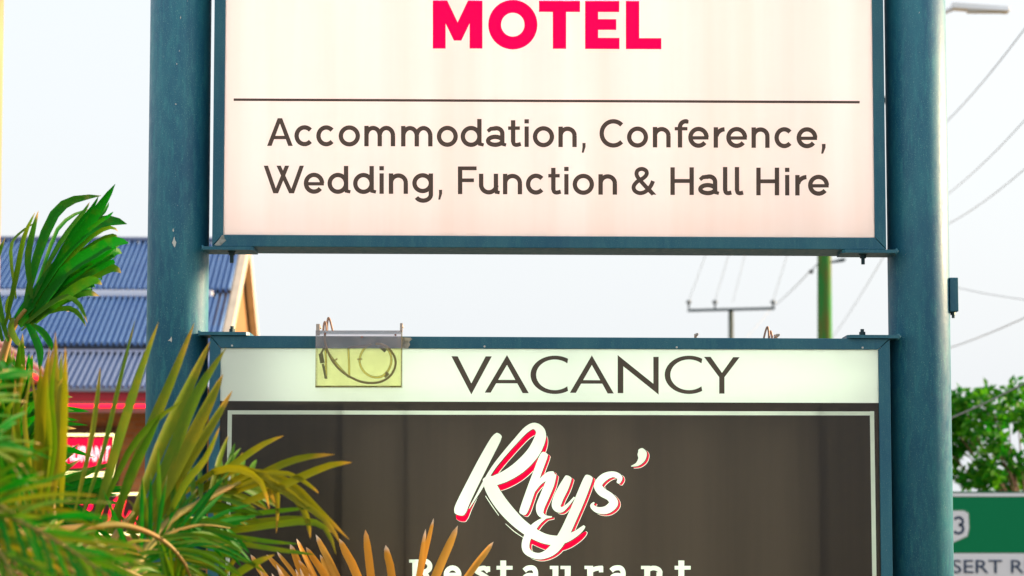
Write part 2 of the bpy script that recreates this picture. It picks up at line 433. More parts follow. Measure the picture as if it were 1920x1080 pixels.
def bracket(px0, px1, zl, zr, up, root, boltpx, hang):
    """flat plate welded to the post, lying under or on a cabinet, with a bolt through it"""
    xa = U(px0, 540, D - .01).x; xb = U(px1, 540, D - .01).x
    t = .013
    zs = lambda x, k: (zl + (zr - zl) * (x - upBL.x) / (upBR.x - upBL.x)) + k
    k0, k1 = (-t - .001, -.001) if not up else (.001, t + .001)
    inner = xb if abs(xb) < abs(xa) else xa; outer = xa if inner == xb else xb
    sgn = 1 if inner > outer else -1
    b = MB(); y0, y1 = D - .012, D + .17
    pts = [(outer + sgn * .006, y0), (inner - sgn * .012, y0), (inner, y0 + .02), (inner, y1), (outer, y1), (outer, y0 + .008)]
    b.hexa([(x, y, zs(x, k0)) for x, y in pts], [(x, y, zs(x, k1)) for x, y in pts])
    pl = b.build('bracket_plate', TEALF, root)
    wb = MB(); xo = outer + sgn * .004      # weld bead
    for i in range(5):
        yy = D - .008 + i * .012; zc = zs(xo, (k0 + k1) / 2)
        wb.tube([(xo - .003, yy, zc - .011), (xo + .003, yy, zc), (xo - .002, yy, zc + .011)], [.004, .006, .004], 6)
    child_of_part(wb.build('weld_bead', TEALF, None, smooth=True), pl)
    bo = MB(); bx = U(boltpx, 540, D + .03).x; by = D + .05; z = zs(bx, k0 if not up else k1); s = -1 if not up else 1
    bo.tube([(bx, by, z), (bx, by, z + s * .003)], .017, 16)
    bo.tube([(bx, by, z + s * .003), (bx, by, z + s * .016)], .0125, 6)
    bo.tube([(bx, by, z + s * .016), (bx, by, z + s * hang)], .0075, 10)
    child_of_part(bo.build('bolt', BOLT, None), pl)
bracket(377, 475, upBL.z, upBR.z, False, postL, 433, .046)
bracket(1684, 1580, upBL.z, upBR.z, False, postR, 1620, .04)
bracket(372, 468, loTL.z, loTR.z, True, postL, 435, .027)
bracket(1686, 1588, loTL.z, loTR.z, True, postR, 1617, .027)

# small box strapped to the side of the right post
jb = MB(); a = U(1777.5, 522, PY - .01); c = U(1794.5, 585.5, PY - .01)
jb.box((a.x, PY - .05, c.z), (c.x, PY + .05, a.z))
j = jb.build('junction_box', TEALF, postR, bevel=.003)
g = MB(); xm = (a.x + c.x) / 2
g.tube([(xm, PY - .02, c.z), (xm, PY - .02, c.z - .012)], .011, 6); g.tube([(xm, PY - .02, c.z - .012), (xm, PY - .02, c.z - .024)], .006, 8)
child_of_part(g.build('cable_gland', BOLT, None), j)
b = MB(); b.box((cR.x + RP - .004, PY - .03, c.z + .02), (a.x - .001, PY + .03, a.z - .02)); child_of_part(b.build('mounting_pad', TEALF, None), j)

# paint chips as thin flakes on the left post
def chips(px, py, pts, root, c):
    b = MB(); vs = []
    for dx, dy in pts:
        X = (px + dx - 333.5) / 477.0; ang = math.asin(max(-.99, min(.99, X / RP)))
        z = U(px, py + dy, PY - RP).z
        vs.append((c.x + math.sin(ang) * (RP + .0012), PY - math.cos(ang) * (RP + .0012), z))
    b.add(vs, [tuple(range(len(vs)))]); b.build('paint_chip', STEEL_W, root)
STEEL_W = mat('primer_white', (.62, .64, .6), .8)
chips(333, 455, [(-4, 0), (-2, -5), (0, -12), (1.5, -5), (4, -1), (3, 4), (1, 9), (-1, 6)], postL, cL)
chips(331, 432, [(-1.5, 0), (0, -4), (1.5, 1), (0, 3)], postL, cL)
chips(327, 637, [(-4, 2), (0, -1), (3, -6), (4, 0), (3, 5), (1, 2)], postL, cL)
chips(340, 33, [(-1, 0), (0, -3), (1.2, 0), (0, 3)], postL, cL)
chips(333, 195, [(-2, 0), (0, -1.2), (2, .5), (0, 1.5)], postL, cL)
chips(334, 120, [(-1, 0), (0, -2), (1, 0), (0, 2)], postL, cL)

# ------------------------------------------------------------------ cabinets
def rail_loop(o, i, y0, y1, gap=.0012):
    """four mitred rails of a cabinet rim; o, i = outer and inner corners BL BR TR TL"""
    names = []
    for k in range(4):
        A, B = o[k], o[(k+1) % 4]; a, b_ = i[k], i[(k+1) % 4]
        d = Vector((B.x - A.x, 0, B.z - A.z)).normalized() * gap
        fr = [A + d, B - d, b_ - d, a + d]
        m = MB()
        m.hexa([Vector((p.x, y0, p.z)) for p in fr], [Vector((p.x, y1, p.z)) for p in fr])
        bm = m; names.append(bm)
    return names
def lamp_tubes(root, xs, z0, z1, y, m, zt=None):
    for x in xs:
        b = MB(); b.tube([(x, y, z0), (x, y, z1)], .013, 12)
        t = b.build('fluorescent_tube', m, root, smooth=True)
        for za, zc in ((z0 - .03, z0), (z1, z1 + .03)):
            h = MB(); h.box((x - .018, y - .016, za), (x + .018, y + .03, zc)); child_of_part(h.build('tube_holder', WHITE_IN, None), t)
def cabinet(root, oBL, oBR, oTR, oTL, iBL, iBR, iTR, iTL):
    o = [oBL, oBR, oTR, oTL]; i = [iBL, iBR, iTR, iTL]
    for m in rail_loop(o, i, D, D + CABD):
        m.build('frame_rail', TEALF, root, bevel=.0025)
    b = MB(); e = .004; y = D + CABD - .012
    q = [iBL, iBR, iTR, iTL]
    b.hexa([Vector((p.x, y - .003, p.z)) for p in q], [Vector((p.x, y, p.z)) for p in q])
    b.build('back_sheet', WHITE_IN, root)
    for k in range(4):           # white reflectors added inside the rim to even out the panel's light
        A, B = q[k], q[(k+1) % 4]; n_ = Vector((0, 0, 1)) if k == 0 else Vector((-1, 0, 0)) if k == 1 else Vector((0, 0, -1)) if k == 2 else Vector((1, 0, 0))
        tdir = (B - A).normalized() * .004; A = A + tdir; B = B - tdir
        lo_ = [A + n_ * .001, B + n_ * .001, B + n_ * .003, A + n_ * .003]
        m = MB(); m.hexa([Vector((p.x, D + .012, p.z)) for p in lo_], [Vector((p.x, y - .004, p.z)) for p in lo_]); m.build('added_reflector', WHITE_IN, root)
def patch(px, y, root):
    b = MB(); b.add([U(a, c, y) for a, c in px], [tuple(range(len(px)))]); return b.build('bare_metal_patch', STEEL, root)
def rivet(px, py, root):
    b = MB(); p = U(px, py, D - .002); b.tube([(p.x, D, p.z), (p.x, D - .002, p.z)], .0042, 10); b.tube([(p.x, D - .002, p.z), (p.x, D - .0035, p.z)], .0025, 8)
    b.build('rivet', STEEL_W, root)
FY = D + .009                     # sheet face sits just behind the rim

# upper, motel sign
TOPZ = 4.75
mo = thing('motel_sign', 'big warm white backlit motel sign with pink and brown lettering, above the vacancy sign', 'sign', ((upBL.x + upBR.x) / 2, D, upBL.z))
iBLu, iBRu = U(418.5, 440, D), U(1640.5, 445.5, D)
cabinet(mo, upBL, upBR, Vector((upBR.x, D, TOPZ)), Vector((upBL.x, D, TOPZ)),
        iBLu, iBRu, Vector((iBRu.x, D, TOPZ - .045)), Vector((iBLu.x, D, TOPZ - .045)))
fu = Face(FY)
TY = -470
fu.add('panel', [(414, 446), (1646, 452), (1632, TY), (431, TY)])
fu.add('ink', [(438, 184.5), (1612, 189.2), (1612, 194), (438, 189.2)])
# MOTEL
yb0, yb1 = 91.0, 92.2
M_ = [(811.5, 91), (811.5, 1), (838.5, 1), (858, 42), (877.5, 1), (904.5, 1.4), (904.5, 91), (880.5, 91), (880.5, 44), (865, 76), (851, 76), (835.5, 44), (835.5, 91)]
fu.add('pink', M_)
for pl in ring(961.5, 46.3, 46.2 - 12.2, 46 - 11.6, 24): fu.add('pink', pl)
fu.add('pink', [(1010.5, 1.5), (1087.5, 1.8), (1087.5, 22.5), (1061.5, 22.4), (1061.5, 91.5), (1036.5, 91.5), (1036.5, 22.3), (1010.5, 22.2)])
fu.add('pink', [(1097, 1.8), (1161, 2), (1161, 22.5), (1121.5, 22.4), (1121.5, 36), (1155.5, 36), (1155.5, 56), (1121.5, 56), (1121.5, 71), (1161.5, 71), (1161.5, 92), (1097, 91.8)])
fu.add('pink', [(1173.5, 2), (1198.5, 2), (1198.5, 71.5), (1240, 71.6), (1240, 92.3), (1173.5, 92)])
L1 = [('A',500.7,549),('c',552,588),('c',593,628.5),('o',635,675),('m',683,741),('m',752,811),('o',819,858.5),('d',863.7,907),('a',911,949),('t',952.6,976.7),('i',983.5,991.5),('o',999,1039),('n',1047,1081.4),(',',1091,1098),
      ('C',1124,1172),('o',1175.6,1215.2),('n',1224,1257.5),('f',1265,1291),('e',1290.4,1329),('r',1338,1358.5),('e',1361.6,1401),('n',1409,1443),('c',1452,1487),('e',1493.5,1532.7),(',',1540,1548)]
L2 = [('W',494.4,570),('e',569.5,608),('d',614,657),('d',662,705),('i',711.5,719.6),('n',729,765),('g',773,812),(',',822,829),('F',858.5,893.7),('u',898,937),('n',943,979),('c',986,1022),('t',1028,1051.5),('i',1058,1066),('o',1073.7,1113.8),('n',1122,1157),
      ('&',1184,1231),('H',1257,1301),('a',1309,1348),('l',1355.5,1371.5),('l',1377.7,1393.5),('H',1418,1461),('i',1472,1480),('r',1491,1512),('e',1515,1554.5)]
for ln, b0 in ((L1, 273.6), (L2, 362.6)):
    for ch, x0, x1 in ln:
        bb = b0 + (x0 - 500) * .0040
        fu.add('ink', *glyph(ch, x0, x1, bb))
fu.build({'panel': ('face_panel', PANEL), 'ink': ('lettering', INK), 'pink': ('pink_lettering', PINK)}, mo)
TUBE_W = emit('warm_white_tube', (1, .885, .85), 1.75)
TUBE_S = emit('strip_tube', (.94, 1, .87), 1.75)
TUBE_G = emit('cool_white_tube', (.93, 1, .86), 2.7)
zb = U(960, 428, D).z
lamp_tubes(mo, [U(x, 540, D).x for x in (478, 632, 786, 940, 1094, 1248, 1402, 1578)], zb, TOPZ - .12, D + .17, TUBE_W)
pa = patch([(402, 459), (410, 450), (416, 441), (420, 440.5), (421, 447), (424, 451), (419, 455), (414, 460), (407, 461)], D - .0012, mo)

# lower, vacancy and restaurant sign
lo = thing('restaurant_sign', 'backlit sign with pale green vacancy strip over a dark panel with white script', 'sign', ((loTL.x + loTR.x) / 2, D, .7))
iTLo, iTRo = U(413.5, 652.5, D), U(1647, 655.5, D)
BOTZ = .72
cabinet(lo, Vector((loTL.x, D, BOTZ)), Vector((loTR.x, D, BOTZ)), loTR, loTL,
        Vector((iTLo.x, D, BOTZ + .05)), Vector((iTRo.x, D, BOTZ + .05)), iTRo, iTLo)
fl_ = Face(FY)
def xs(x, y): return x - (x - 1028) * -.0000195 * (y - 650)     # posts spread a little downwards
BY = 1375
fl_.add('dark', [(xs(409, 751), 751.8), (xs(1652, 756), 755.6), (xs(1652, BY), BY), (xs(409, BY), BY)])
fl_.add('strip', [(409, 646), (1652, 650), (1652, 755.6), (409, 751.8)])
kx0, kx1, kt0, kt1 = 427, 1639, 769.3, 771
for q in ([(kx0, kt0), (kx1, kt1 + .5), (kx1, kt1 + 8), (kx0, kt0 + 7.6)],
          [(kx0, kt0), (kx0 + 8, kt0), (xs(kx0 + 8, 1330), 1330), (xs(kx0, 1330), 1330)],
          [(kx1 - 8, kt1), (kx1, kt1), (xs(kx1, 1330), 1330), (xs(kx1 - 8, 1330), 1330)],
          [(xs(kx0, 1330), 1322), (xs(kx1, 1330), 1324), (xs(kx1, 1330), 1331), (xs(kx0, 1330), 1330)]):
    fl_.add('white', q)
# VACANCY, from enlargement: 3.2x, offset 820,640
vz = lambda pts: [(820 + a / 3.2, 640 + c / 3.2) for a, c in pts]
for q in ([(84,89),(122,90),(204,252),(290,90),(327,90),(204,319)],
          [(284,308),(418,82),(549,311),(512,311),(418,141),(320,308)], [(350,231),(484,231.5),(490,252),(340,252)],
          [(795,309),(927,84),(1059,313),(1022,313),(927,142),(831,309)], [(862,232.5),(992,233.5),(1000,254),(850,254)],
          [(1082,82),(1296,254),(1296,93),(1328,93),(1328,320),(1116,150),(1116,311),(1082,311)],
          [(1600,93),(1640,93),(1708,189),(1775,95),(1814,95),(1723,215),(1723,314),(1691,314),(1691,215)]):
    fl_.add('ink', vz(q))
for cx, x1 in ((705, 780), (1510, 1584)):
    a0 = math.degrees(math.acos((x1 - cx) / 133))
    n = 40; o_, i_ = [], []
    for k in range(n + 1):
        t = k / n
        ao = 57 + (303 - 57) * t
        o_.append((cx + 146 * math.cos(R(ao)), 201 - 115 * math.sin(R(ao))))
        ai = 303 + 7.5 - (318 - 57) * t * .943 - 0
        ai = 312 + (48 - 312) * t
        i_.append((cx + 112 * math.cos(R(ai)), 201 - 92 * math.sin(R(ai))))
    fl_.add('ink', vz(o_ + i_))
# script logo: brush strokes (x, y, width) in an enlargement of 3.3103x, offset 760,760
RB = [ [(580,186,44),(556,222,62),(489,345,70),(420,480,73),(366,590,76),(343,645,78),(336,668,66)],
       [(396,640,5),(446,556,13),(494,472,22),(550,383,25),(616,300,28),(686,220,31),(750,152,36),(800,128,40),(838,160,58),(833,215,72),(790,298,78),(712,380,78),(625,438,70),(545,470,60),(510,482,40)],
       [(512,455,66),(535,515,80),(580,590,84),(640,665,82),(710,735,74),(785,790,68),(865,828,62),(940,838,58),(1000,826,48),(1060,795,36),(1097,765,26),(1112,748,14)] ]
HB = [ [(868,302,40),(855,325,50),(815,430,52),(775,540,54),(740,640,54),(728,668,44)],
       [(762,608,4),(790,545,16),(835,478,30),(885,438,44),(918,430,42)],
       [(915,430,46),(895,490,58),(862,570,58),(838,630,54),(840,672,38),(868,692,22),(910,692,7)],
       [(880,694,8),(835,720,26),(790,765,44),(752,835,48),(750,895,46),(795,930,38),(855,932,44),(925,888,62),(985,800,64),(1035,695,62),(1085,580,62),(1125,480,58),(1140,445,50)],
       [(1012,448,44),(985,505,60),(950,575,62),(938,625,56),(965,648,36),(1005,622,20),(1050,570,10)],
       [(1322,480,22),(1330,448,34),(1290,428,36),(1235,446,48),(1196,492,50),(1218,535,54),(1272,570,50),(1292,610,56),(1250,648,50),(1195,650,38),(1160,625,26),(1172,602,8)],
       [(1462,275,34),(1470,300,58),(1466,335,44),(1440,365,24),(1402,378,5)] ]
def brush(pts):
    q = crm(pts, 7); 
    poly = stroke([(a, c) for a, c, _ in q], [max(w_, 2) for *_, w_ in q])
    caps = []
    for e, f in ((q[0], q[1]), (q[-1], q[-2])):
        if e[2] > 14:
            dx, dy = e[0] - f[0], e[1] - f[1]; l = math.hypot(dx, dy); dx /= l; dy /= l; r = e[2] / 2
            caps.append([(e[0] + (dx * math.sin(t) * .45 - dy * math.cos(t)) * r, e[1] + (dy * math.sin(t) * .45 + dx * math.cos(t)) * r) for t in [math.pi * k / 10 for k in range(11)]])
    return [poly] + caps
tz = lambda pts, dx=0, dy=0: [(760 + (a + dx) / 3.3103, 760 + (c + dy) / 3.3103) for a, c in pts]
def grow(strokes, g): return [[(a, c, w_ + g) for a, c, w_ in s_] for s_ in strokes]
layers = []
RS_ = [RB[0][3:], RB[1][2:], RB[2][5:]]       # the parts of the big letter that throw a red drop shadow
for st, sh_, (dx, dy) in ((RB, RS_, (11, 38)), (HB, HB, (14, 9))):
    for s_ in sh_:
        for q in brush([(a, c, w_ + 3) for a, c, w_ in s_]): layers.append((0, 'white', tz(q, dx + 1.6, dy + 1.6)))
        for q in brush(s_): layers.append((1, 'red', tz(q, dx, dy)))
    for s_ in st:
        for q in brush([(a, c, w_ + 7) for a, c, w_ in s_]): layers.append((2, 'dark', tz(q, 1, 1)))
        for q in brush(s_): layers.append((3, 'white', tz(q)))
for s_ in ([(497,562,4),(535,620,5),(580,684,3)], [(622,735,3),(675,782,5),(730,820,3)]):
    layers.append((0, 'white', tz(brush(s_)[0])))
for grp in (RB, HB):
    pass
layers.append((2, 'dark', tz([(398,646),(428,520),(500,370),(560,270),(610,205),(630,250),(560,330),(500,420),(450,530)])))
for k in range(4):
    for l, key, q in layers:
        if l == k: fl_.add(key, q)
# Restaurant, slab letters: cap top ~1049, x-height top ~1062, baseline 1094
def slab(ch, x0, x1, b=1094.0, s=11.0):
    t = b - 33; T = b - 45; cx = (x0 + x1) / 2; h = s / 2; q = 6.0
    if ch == 'R': return [rect(x0 + 6, T, x0 + 6 + s, b), rect(x0, T, x0 + 14, T + q), rect(x0, b - q, x0 + 23, b), arc(x0 + 28, T + 13, 11, 10, -90, 90, s * .85), rect(x0 + 10, T, x0 + 28, T + 6), rect(x0 + 10, T + 19, x0 + 28, T + 25), [(x0 + 24, b - 22), (x0 + 34, b - 22), (x1 - 2, b - q), (x1 - 14, b - q)], rect(x1 - 16, b - q, x1 + 2, b)]
    if ch == 'e': return [arc(cx, b - 16.5, (x1-x0)/2 - h, 16.8 - 4, 0, 320, s * .85), rect(x0 + 5, b - 20, x1 - 1, b - 14)]
    if ch == 's': return [stroke(crm([(x1 - 4, t + 11), (cx + 4, t + 4), (x0 + 6, t + 9), (cx, t + 16), (x1 - 5, b - 9), (cx, b - 3.5), (x0 + 3, b - 10)], 6), 8.5), rect(x1 - 7, t + 1, x1 - 1, t + 11), rect(x0, b - 11, x0 + 6, b)]
    if ch == 't': return [rect(x0 + 7, T + 2, x0 + 7 + s, b - 8), rect(x0, t, x1, t + q + 1), arc(x0 + 20, b - 9, 8, 5.5, 180, 340, 7.5)]
    if ch == 'a': return [stroke(crm([(x0 + 4, t + 9), (x0 + 10, t + 4.5), (cx + 2, t + 4), (x1 - 11, t + 11), (x1 - 11, b - 6)], 6), s * .85), rect(x1 - 16, b - q, x1, b)] + ring(cx - 3, b - 9.5, 11, 6.5, 7.5)
    if ch == 'u': return [rect(x0 + 5, t, x0 + 5 + s, b - 10), rect(x0, t, x0 + 12, t + q), arc(cx - 1, b - 12, (x1-x0)/2 - 11, 8.5, 180, 350, 8.5), rect(x1 - 5 - s, t, x1 - 5, b), rect(x1 - 24, t, x1 - 10, t + q), rect(x1 - 10, b - q, x1 + 2, b)]
    if ch == 'n': return [rect(x0 + 5, t, x0 + 5 + s, b), rect(x0 - 1, t, x0 + 12, t + q), rect(x0, b - q, x0 + 20, b), arc(cx + 1, t + 13, (x1-x0)/2 - 9, 9, 0, 165, 8.5), rect(x1 - 4 - s, t + 12, x1 - 4, b), rect(x1 - 18, b - q, x1 + 1, b)]
    if ch == 'r': return [rect(x0 + 5, t, x0 + 5 + s, b), rect(x0, t, x0 + 12, t + q), rect(x0, b - q, x0 + 22, b), arc(x1 - 3, t + 15, x1 - x0 - 12, 11, 85, 160, 8.5), rect(x1 - 8, t + 1, x1, t + 12)]
for ch, x0, x1 in (('R',767,811),('e',831,866),('s',887,920),('t',931,961),('a',979,1015),('u',1031,1075),('r',1096,1131),('a',1142,1179),('n',1203,1246),('t',1265,1295)):
    fl_.add('white', *slab(ch, x0, x1))
WHITEV = film('white_print', (.62, .70, .60), (.82, .90, .74), .5, .05)
fl_.build({'dark': ('dark_panel', DARKF), 'strip': ('vacancy_strip', PANELG), 'white': ('white_lettering', WHITEV), 'red': ('red_lettering', RED), 'ink': ('vacancy_lettering', INK)}, lo)
zs_ = U(960, 757, D).z
b = MB(); b.box((iTLo.x + .002, D + .012, zs_ - .006), (iTRo.x - .002, D + CABD - .02, zs_)); b.build('divider', WHITE_IN, lo)
lamp_tubes(lo, [U(x, 1000, D).x for x in (705, 850, 1000, 1150, 1300, 1455)], BOTZ + .1, zs_ - .06, D + .13, TUBE_G)
for x in (640, 757, 1538):  # unseen bars added behind the dark panel to cast thin dark lines on it
    b = MB(); x_ = U(x, 1000, D).x; b.box((x_ - .006, D + .016, BOTZ + .06), (x_ + .006, D + .026, zs_ - .012)); b.build('added_shade_bar', WHITE_IN, lo)
zt = (zs_ + iTLo.z) / 2
for xa, xb in ((505, 1060), (1074, 1632)):
    b = MB(); A_, B_ = U(xa, 705, D).x, U(xb, 705, D).x
    b.tube([(A_, D + .15, zt), (B_, D + .15, zt)], .013, 12); t_ = b.build('fluorescent_tube', TUBE_S, lo, smooth=True)
    for e_ in (A_, B_):
        h = MB(); h.box((e_ - .01, D + .13, zt - .018), (e_ + .004, D + .19, zt + .018)); child_of_part(h.build('tube_holder', WHITE_IN, None), t_)
for x, y in ((435, 648), (908.5, 649.5), (1269, 651.2), (1617.5, 651.8)): rivet(x, y, lo)
patch([(752, 632.6), (770, 632.8), (773, 636), (767, 641), (769, 646), (765, 653.4), (752, 653.4)], D - .0012, lo)

# ------------------------------------------------------------------ clear plastic NO box hooked over the lower sign
AC_F = acrylic('yellowed_acrylic', (.99, .975, .70), (.78, .76, .40), .07)
AC_T = acrylic('clouded_acrylic', (.95, .93, .95), (.86, .78, .80), .15)
AC_E = acrylic('acrylic_edge', (.74, .72, .36), (.40, .36, .14), .4)
NEON = acrylic('unlit_neon_glass', (.96, .88, .50), (.85, .74, .30), .15)
CABLE = mat('brown_cable', (.27, .20, .09), .5)
BLACKP = mat('black_paint_blockout', (.03, .035, .025), .6)
HOOK = mat('pale_plastic_hook', (.50, .42, .36), .6)
COPPER = mat('pinkish_lead', (.40, .24, .17), .5)
YB = D - .085                     # front of the plastic box
def NB(x, y, yy): return U(560 + x / 6.75, 580 + y / 6.75, yy)
def no_box(label):
    p = NB(760, 620, D)
    root = thing('vacancy_box', label, 'sign', (p.x, D - .04, p.z), 'plastic boxes hooked over the vacancy strip')
    x0, x1 = NB(212, 600, YB).x, NB(1306, 600, YB).x
    zt_, zb_ = NB(700, 268, YB).z, NB(700, 985, YB).z
    zm = U(700, 653, YB).z; th = .004; yb = D - .006
    b = MB(); b.box((x0, YB, zb_), (x1, YB + th, zm - .0005)); b.build('front_plate', AC_F, root)
    b = MB(); b.box((x0, YB, zm), (x1, YB + th, zt_)); b.build('clouded_band', AC_T, root)
    for x in (x0, x1 - th):
        b = MB(); b.box((x, YB + th, zb_), (x + th, yb, zt_)); b.build('side_plate', AC_E if x > x0 else AC_T, root)
    b = MB(); b.box((x0 + th, YB + th, zb_), (x1 - th, yb, zb_ + th)); b.build('bottom_plate', AC_E, root)
    b = MB(); b.box((x0, YB - .0015, zb_ - .001), (x1, YB - .0003, zb_ + .006)); b.build('bottom_lip', AC_E, root)
    b = MB(); b.box((x0 + th, YB + th, zt_ - th), (x1 - th, yb + .07, zt_)); b.build('top_plate', AC_T, root)
    yt = YB + .035
    def P(pts, n=6, yy=yt): return [NB(a, c, yy) for a, c in crm(pts, n)]
    r = .0046
    b = MB()
    b.tube(P([(338, 500), (345, 690), (348, 878)]), r, 8); b.tube(P([(338, 500), (440, 640), (540, 760), (640, 860)]), r, 8); b.tube(P([(640, 860), (636, 660), (628, 492)]), r, 8)
    b.tube(P([(925, 440), (860, 465), (800, 545), (770, 650), (800, 750), (870, 825), (960, 860), (1050, 848), (1120, 790), (1165, 700), (1170, 600), (1130, 510), (1060, 450), (985, 436)]), r, 8)
    b.build('neon_tube', NEON, root, smooth=True)
    b = MB(); b.tube(P([(628, 492), (660, 480), (760, 472), (850, 462), (915, 440)], 6), .0052, 7); b.tube(P([(1030, 470), (1065, 500), (1100, 530)], 4), .007, 7); b.build('blocked_out_glass', BLACKP, root, smooth=True)
    b = MB(); b.tube(P([(335, 290), (330, 380), (345, 460), (385, 570), (440, 670), (520, 760), (610, 830), (700, 880), (800, 918), (920, 932), (1030, 918), (1120, 875), (1190, 800), (1225, 700), (1215, 610), (1170, 530), (1110, 470), (1040, 440), (970, 437)], 5, yt - .012), .0046, 8); b.build('cable', CABLE, root, smooth=True)
    b = MB(); b.tube(P([(330, 470), (290, 545), (275, 575)], 4), .004, 7); b.tube(P([(278, 560), (300, 680)], 4), .0085, 8); b.tube(P([(305, 690), (322, 760), (345, 875)], 4), .005, 7); b.build('electrode', mat('grey_electrode', (.16, .16, .11), .5), root, smooth=True)
    for sp_ in ([(445, 655), (490, 625)], [(740, 632), (805, 628)], [(1090, 860), (1130, 820)], [(1100, 795), (1140, 830)]):
        b = MB(); b.tube(P(sp_, 3), .003 if sp_[0][0] < 1000 else .005, 6); b.build('tube_support', CABLE, root)
    yw = D + .01
    b = MB(); b.tube(P([(312, 275), (318, 200), (332, 158), (346, 190), (352, 275)], 6, YB + .05), .0042, 8); b.tube(P([(360, 275), (362, 180), (376, 108), (400, 150), (432, 275)], 6, YB + .06), .0042, 8); b.build('lead_loop', COPPER, root, smooth=True)
    for (xa, xb, ya, yb2) in ((222, 272, 185, 330), (1283, 1320, 175, 285)):
        A = NB(xa, ya, YB + .012); B = NB(xb, yb2, YB + .012)
        b = MB(); b.box((A.x, YB + .006, B.z), (B.x - .001, YB + .016, A.z)); b.box((A.x, YB + .0165, A.z - .012), (B.x - .001, D + .03, A.z - .004)); b.build('hook', HOOK, root, bevel=.001)
    RS = mat('rusty_screw', (.30, .12, .09), .7)
    for xa, ya in ((800, 350), (1225, 325), (335, 310)):
        b = MB(); c_ = NB(xa, ya, YB); b.tube([(c_.x, YB - .003, c_.z), (c_.x, YB - .0002, c_.z)], .004, 8); b.build('screw', RS, root)
    return root
nb = no_box('yellowed clear plastic box with bent glass NO tubing, hooked over the sign front')
# the same box on the back of the sign, turned round: only its hooks and lead loop stand up above the rim
nb2 = nb.copy(); COL.objects.link(nb2)
for ch in list(nb.children):
    c2 = ch.copy(); COL.objects.link(c2); c2.parent = nb2
# children were laid out with world positions relative to the root's location
nb2['label'] = 'plastic box on the sign back, only its hooks and wire loop showing above the rim'
tx = (U(1308, 628, D + CABD).x + U(1463, 628, D + CABD).x) / 2
nb2.rotation_euler = (0, 0, math.pi); nb2.location = (tx, D + CABD + .04, nb.location.z - .012)

# ------------------------------------------------------------------ house with the blue roof
RZ = R(2.86)
HO = Vector((-4.877, 48.0, 0))
HM = Matrix.Translation(HO) @ Matrix.Rotation(RZ, 4, 'Z')
house = thing('restaurant_house', 'brick house with blue corrugated roof in three tiers and ochre gable, behind the palm', 'house', HO, rz=RZ)
hn = (HM.to_3x3() @ Vector((0, -1, 0)))
def H(px, py, yl):               # pixel onto a plane y = const of the house, in house coordinates
    o = HM @ Vector((0, yl, 0)); return HM.inverted() @ UP(px, py, o, hn)
house['world_children'] = 0
ROOF = mat('blue_corrugated_iron', (.10, .22, .47), .5, .0, noise=((.07, .17, .42), (1.2, .4, 1), .4, .65))
CREAM = mat('cream_fascia', (.62, .52, .40), .6, noise=((.5, .42, .32), (2, 2, 2), .4, .7))
OCHRE = mat('ochre_render', (.27, .14, .04), .85, noise=((.22, .115, .035), (3, 3, 3), .4, .65))
GUTT = mat('pale_gutter', (.42, .45, .60), .45)
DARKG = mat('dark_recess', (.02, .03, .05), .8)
FASC = mat('grey_fascia', (.22, .17, .15), .7)
MAROON = mat('maroon_trim', (.30, .012, .03), .55)
HW = 12.0
def corrugated(name, y0, z0, y1, z1, x0=-HW, x1=-.02, pitch=.094, amp=.05, m=ROOF):
    b = MB(); n = int((x1 - x0) / pitch * 6); cols = []
    dy, dz = y1 - y0, z1 - z0; l = math.hypot(dy, dz); ny, nz = -dz / l, dy / l
    if nz < 0: ny, nz = -ny, -nz
    rows = 4
    for i in range(n + 1):
        x = x0 + (x1 - x0) * i / n; a = amp * math.sin(2 * math.pi * (x1 - x) / pitch)
        for r in range(rows + 1):
            t = r / rows; b.v.append(Vector((x, y0 + dy * t + ny * a, z0 + dz * t + nz * a)))
    k = rows + 1
    for i in range(n):
        for r in range(rows): b.face([i*k + r, i*k + r + 1, (i+1)*k + r + 1, (i+1)*k + r])
    return b.build(name, m, house, smooth=True)
corrugated('roof_sheet', -3.5, 5.59, 0, 6.79)
corrugated('roof_sheet', -6.6, 4.46, -3.55, 5.50)
corrugated('veranda_roof', -9.0, 3.66, -6.72, 4.33, m=mat('pale_blue_iron', (.20, .27, .46), .4, .25))
corrugated('roof_sheet', 6.6, 4.46, 0, 6.79, pitch=.188)
b = MB(); b.box((-HW, -.12, 6.79), (-.05, .12, 6.86)); b.build('ridge_cap', mat('grey_ridge', (.20, .24, .36), .5), house, bevel=.02)
b = MB(); b.box((-HW, -3.72, 5.46), (-.3, -3.52, 5.575)); b.build('flashing', mat('pale_flashing', (.75, .78, .88), .5), house, bevel=.02)
b = MB(); b.box((-HW, -6.76, 4.30), (-.25, -6.62, 4.40)); b.box((-HW, -6.66, 4.40), (-.25, -6.45, 4.44)); g_ = b.build('gutter_gap_shade', DARKG, house)  # gutter body; its near-black colour stands in for shade in the roof gap
b = MB(); b.box((-HW, -6.80, 4.335), (-.25, -6.765, 4.375)); b.build('gutter_lip', GUTT, house)
b = MB(); b.box((-HW, -9.12, 3.60), (-.25, -8.98, 3.655)); b.build('veranda_gutter', mat('grey_gutter', (.2, .25, .33), .5), house, bevel=.01)
b = MB(); b.box((-HW, -9.06, 3.47), (-.25, -9.02, 3.595)); b.build('fascia_trim', MAROON, house)
b = MB(); b.box((-HW, -9.04, 3.30), (-.25, -9.00, 3.468)); b.build('fascia', FASC, house)
b = MB(); b.box((-HW, -8.98, 3.42), (-.3, -6.52, 3.46)); b.build('veranda_ceiling', mat('veranda_boards', (.30, .18, .10), .8), house)
b = MB(); x = -HW + .3
b.tube([(-HW, -9.1, 3.395), (-.4, -9.1, 3.395)], .022, 8); b.build('neon_strip', emit('red_neon', (1, .004, .03), .9), house)
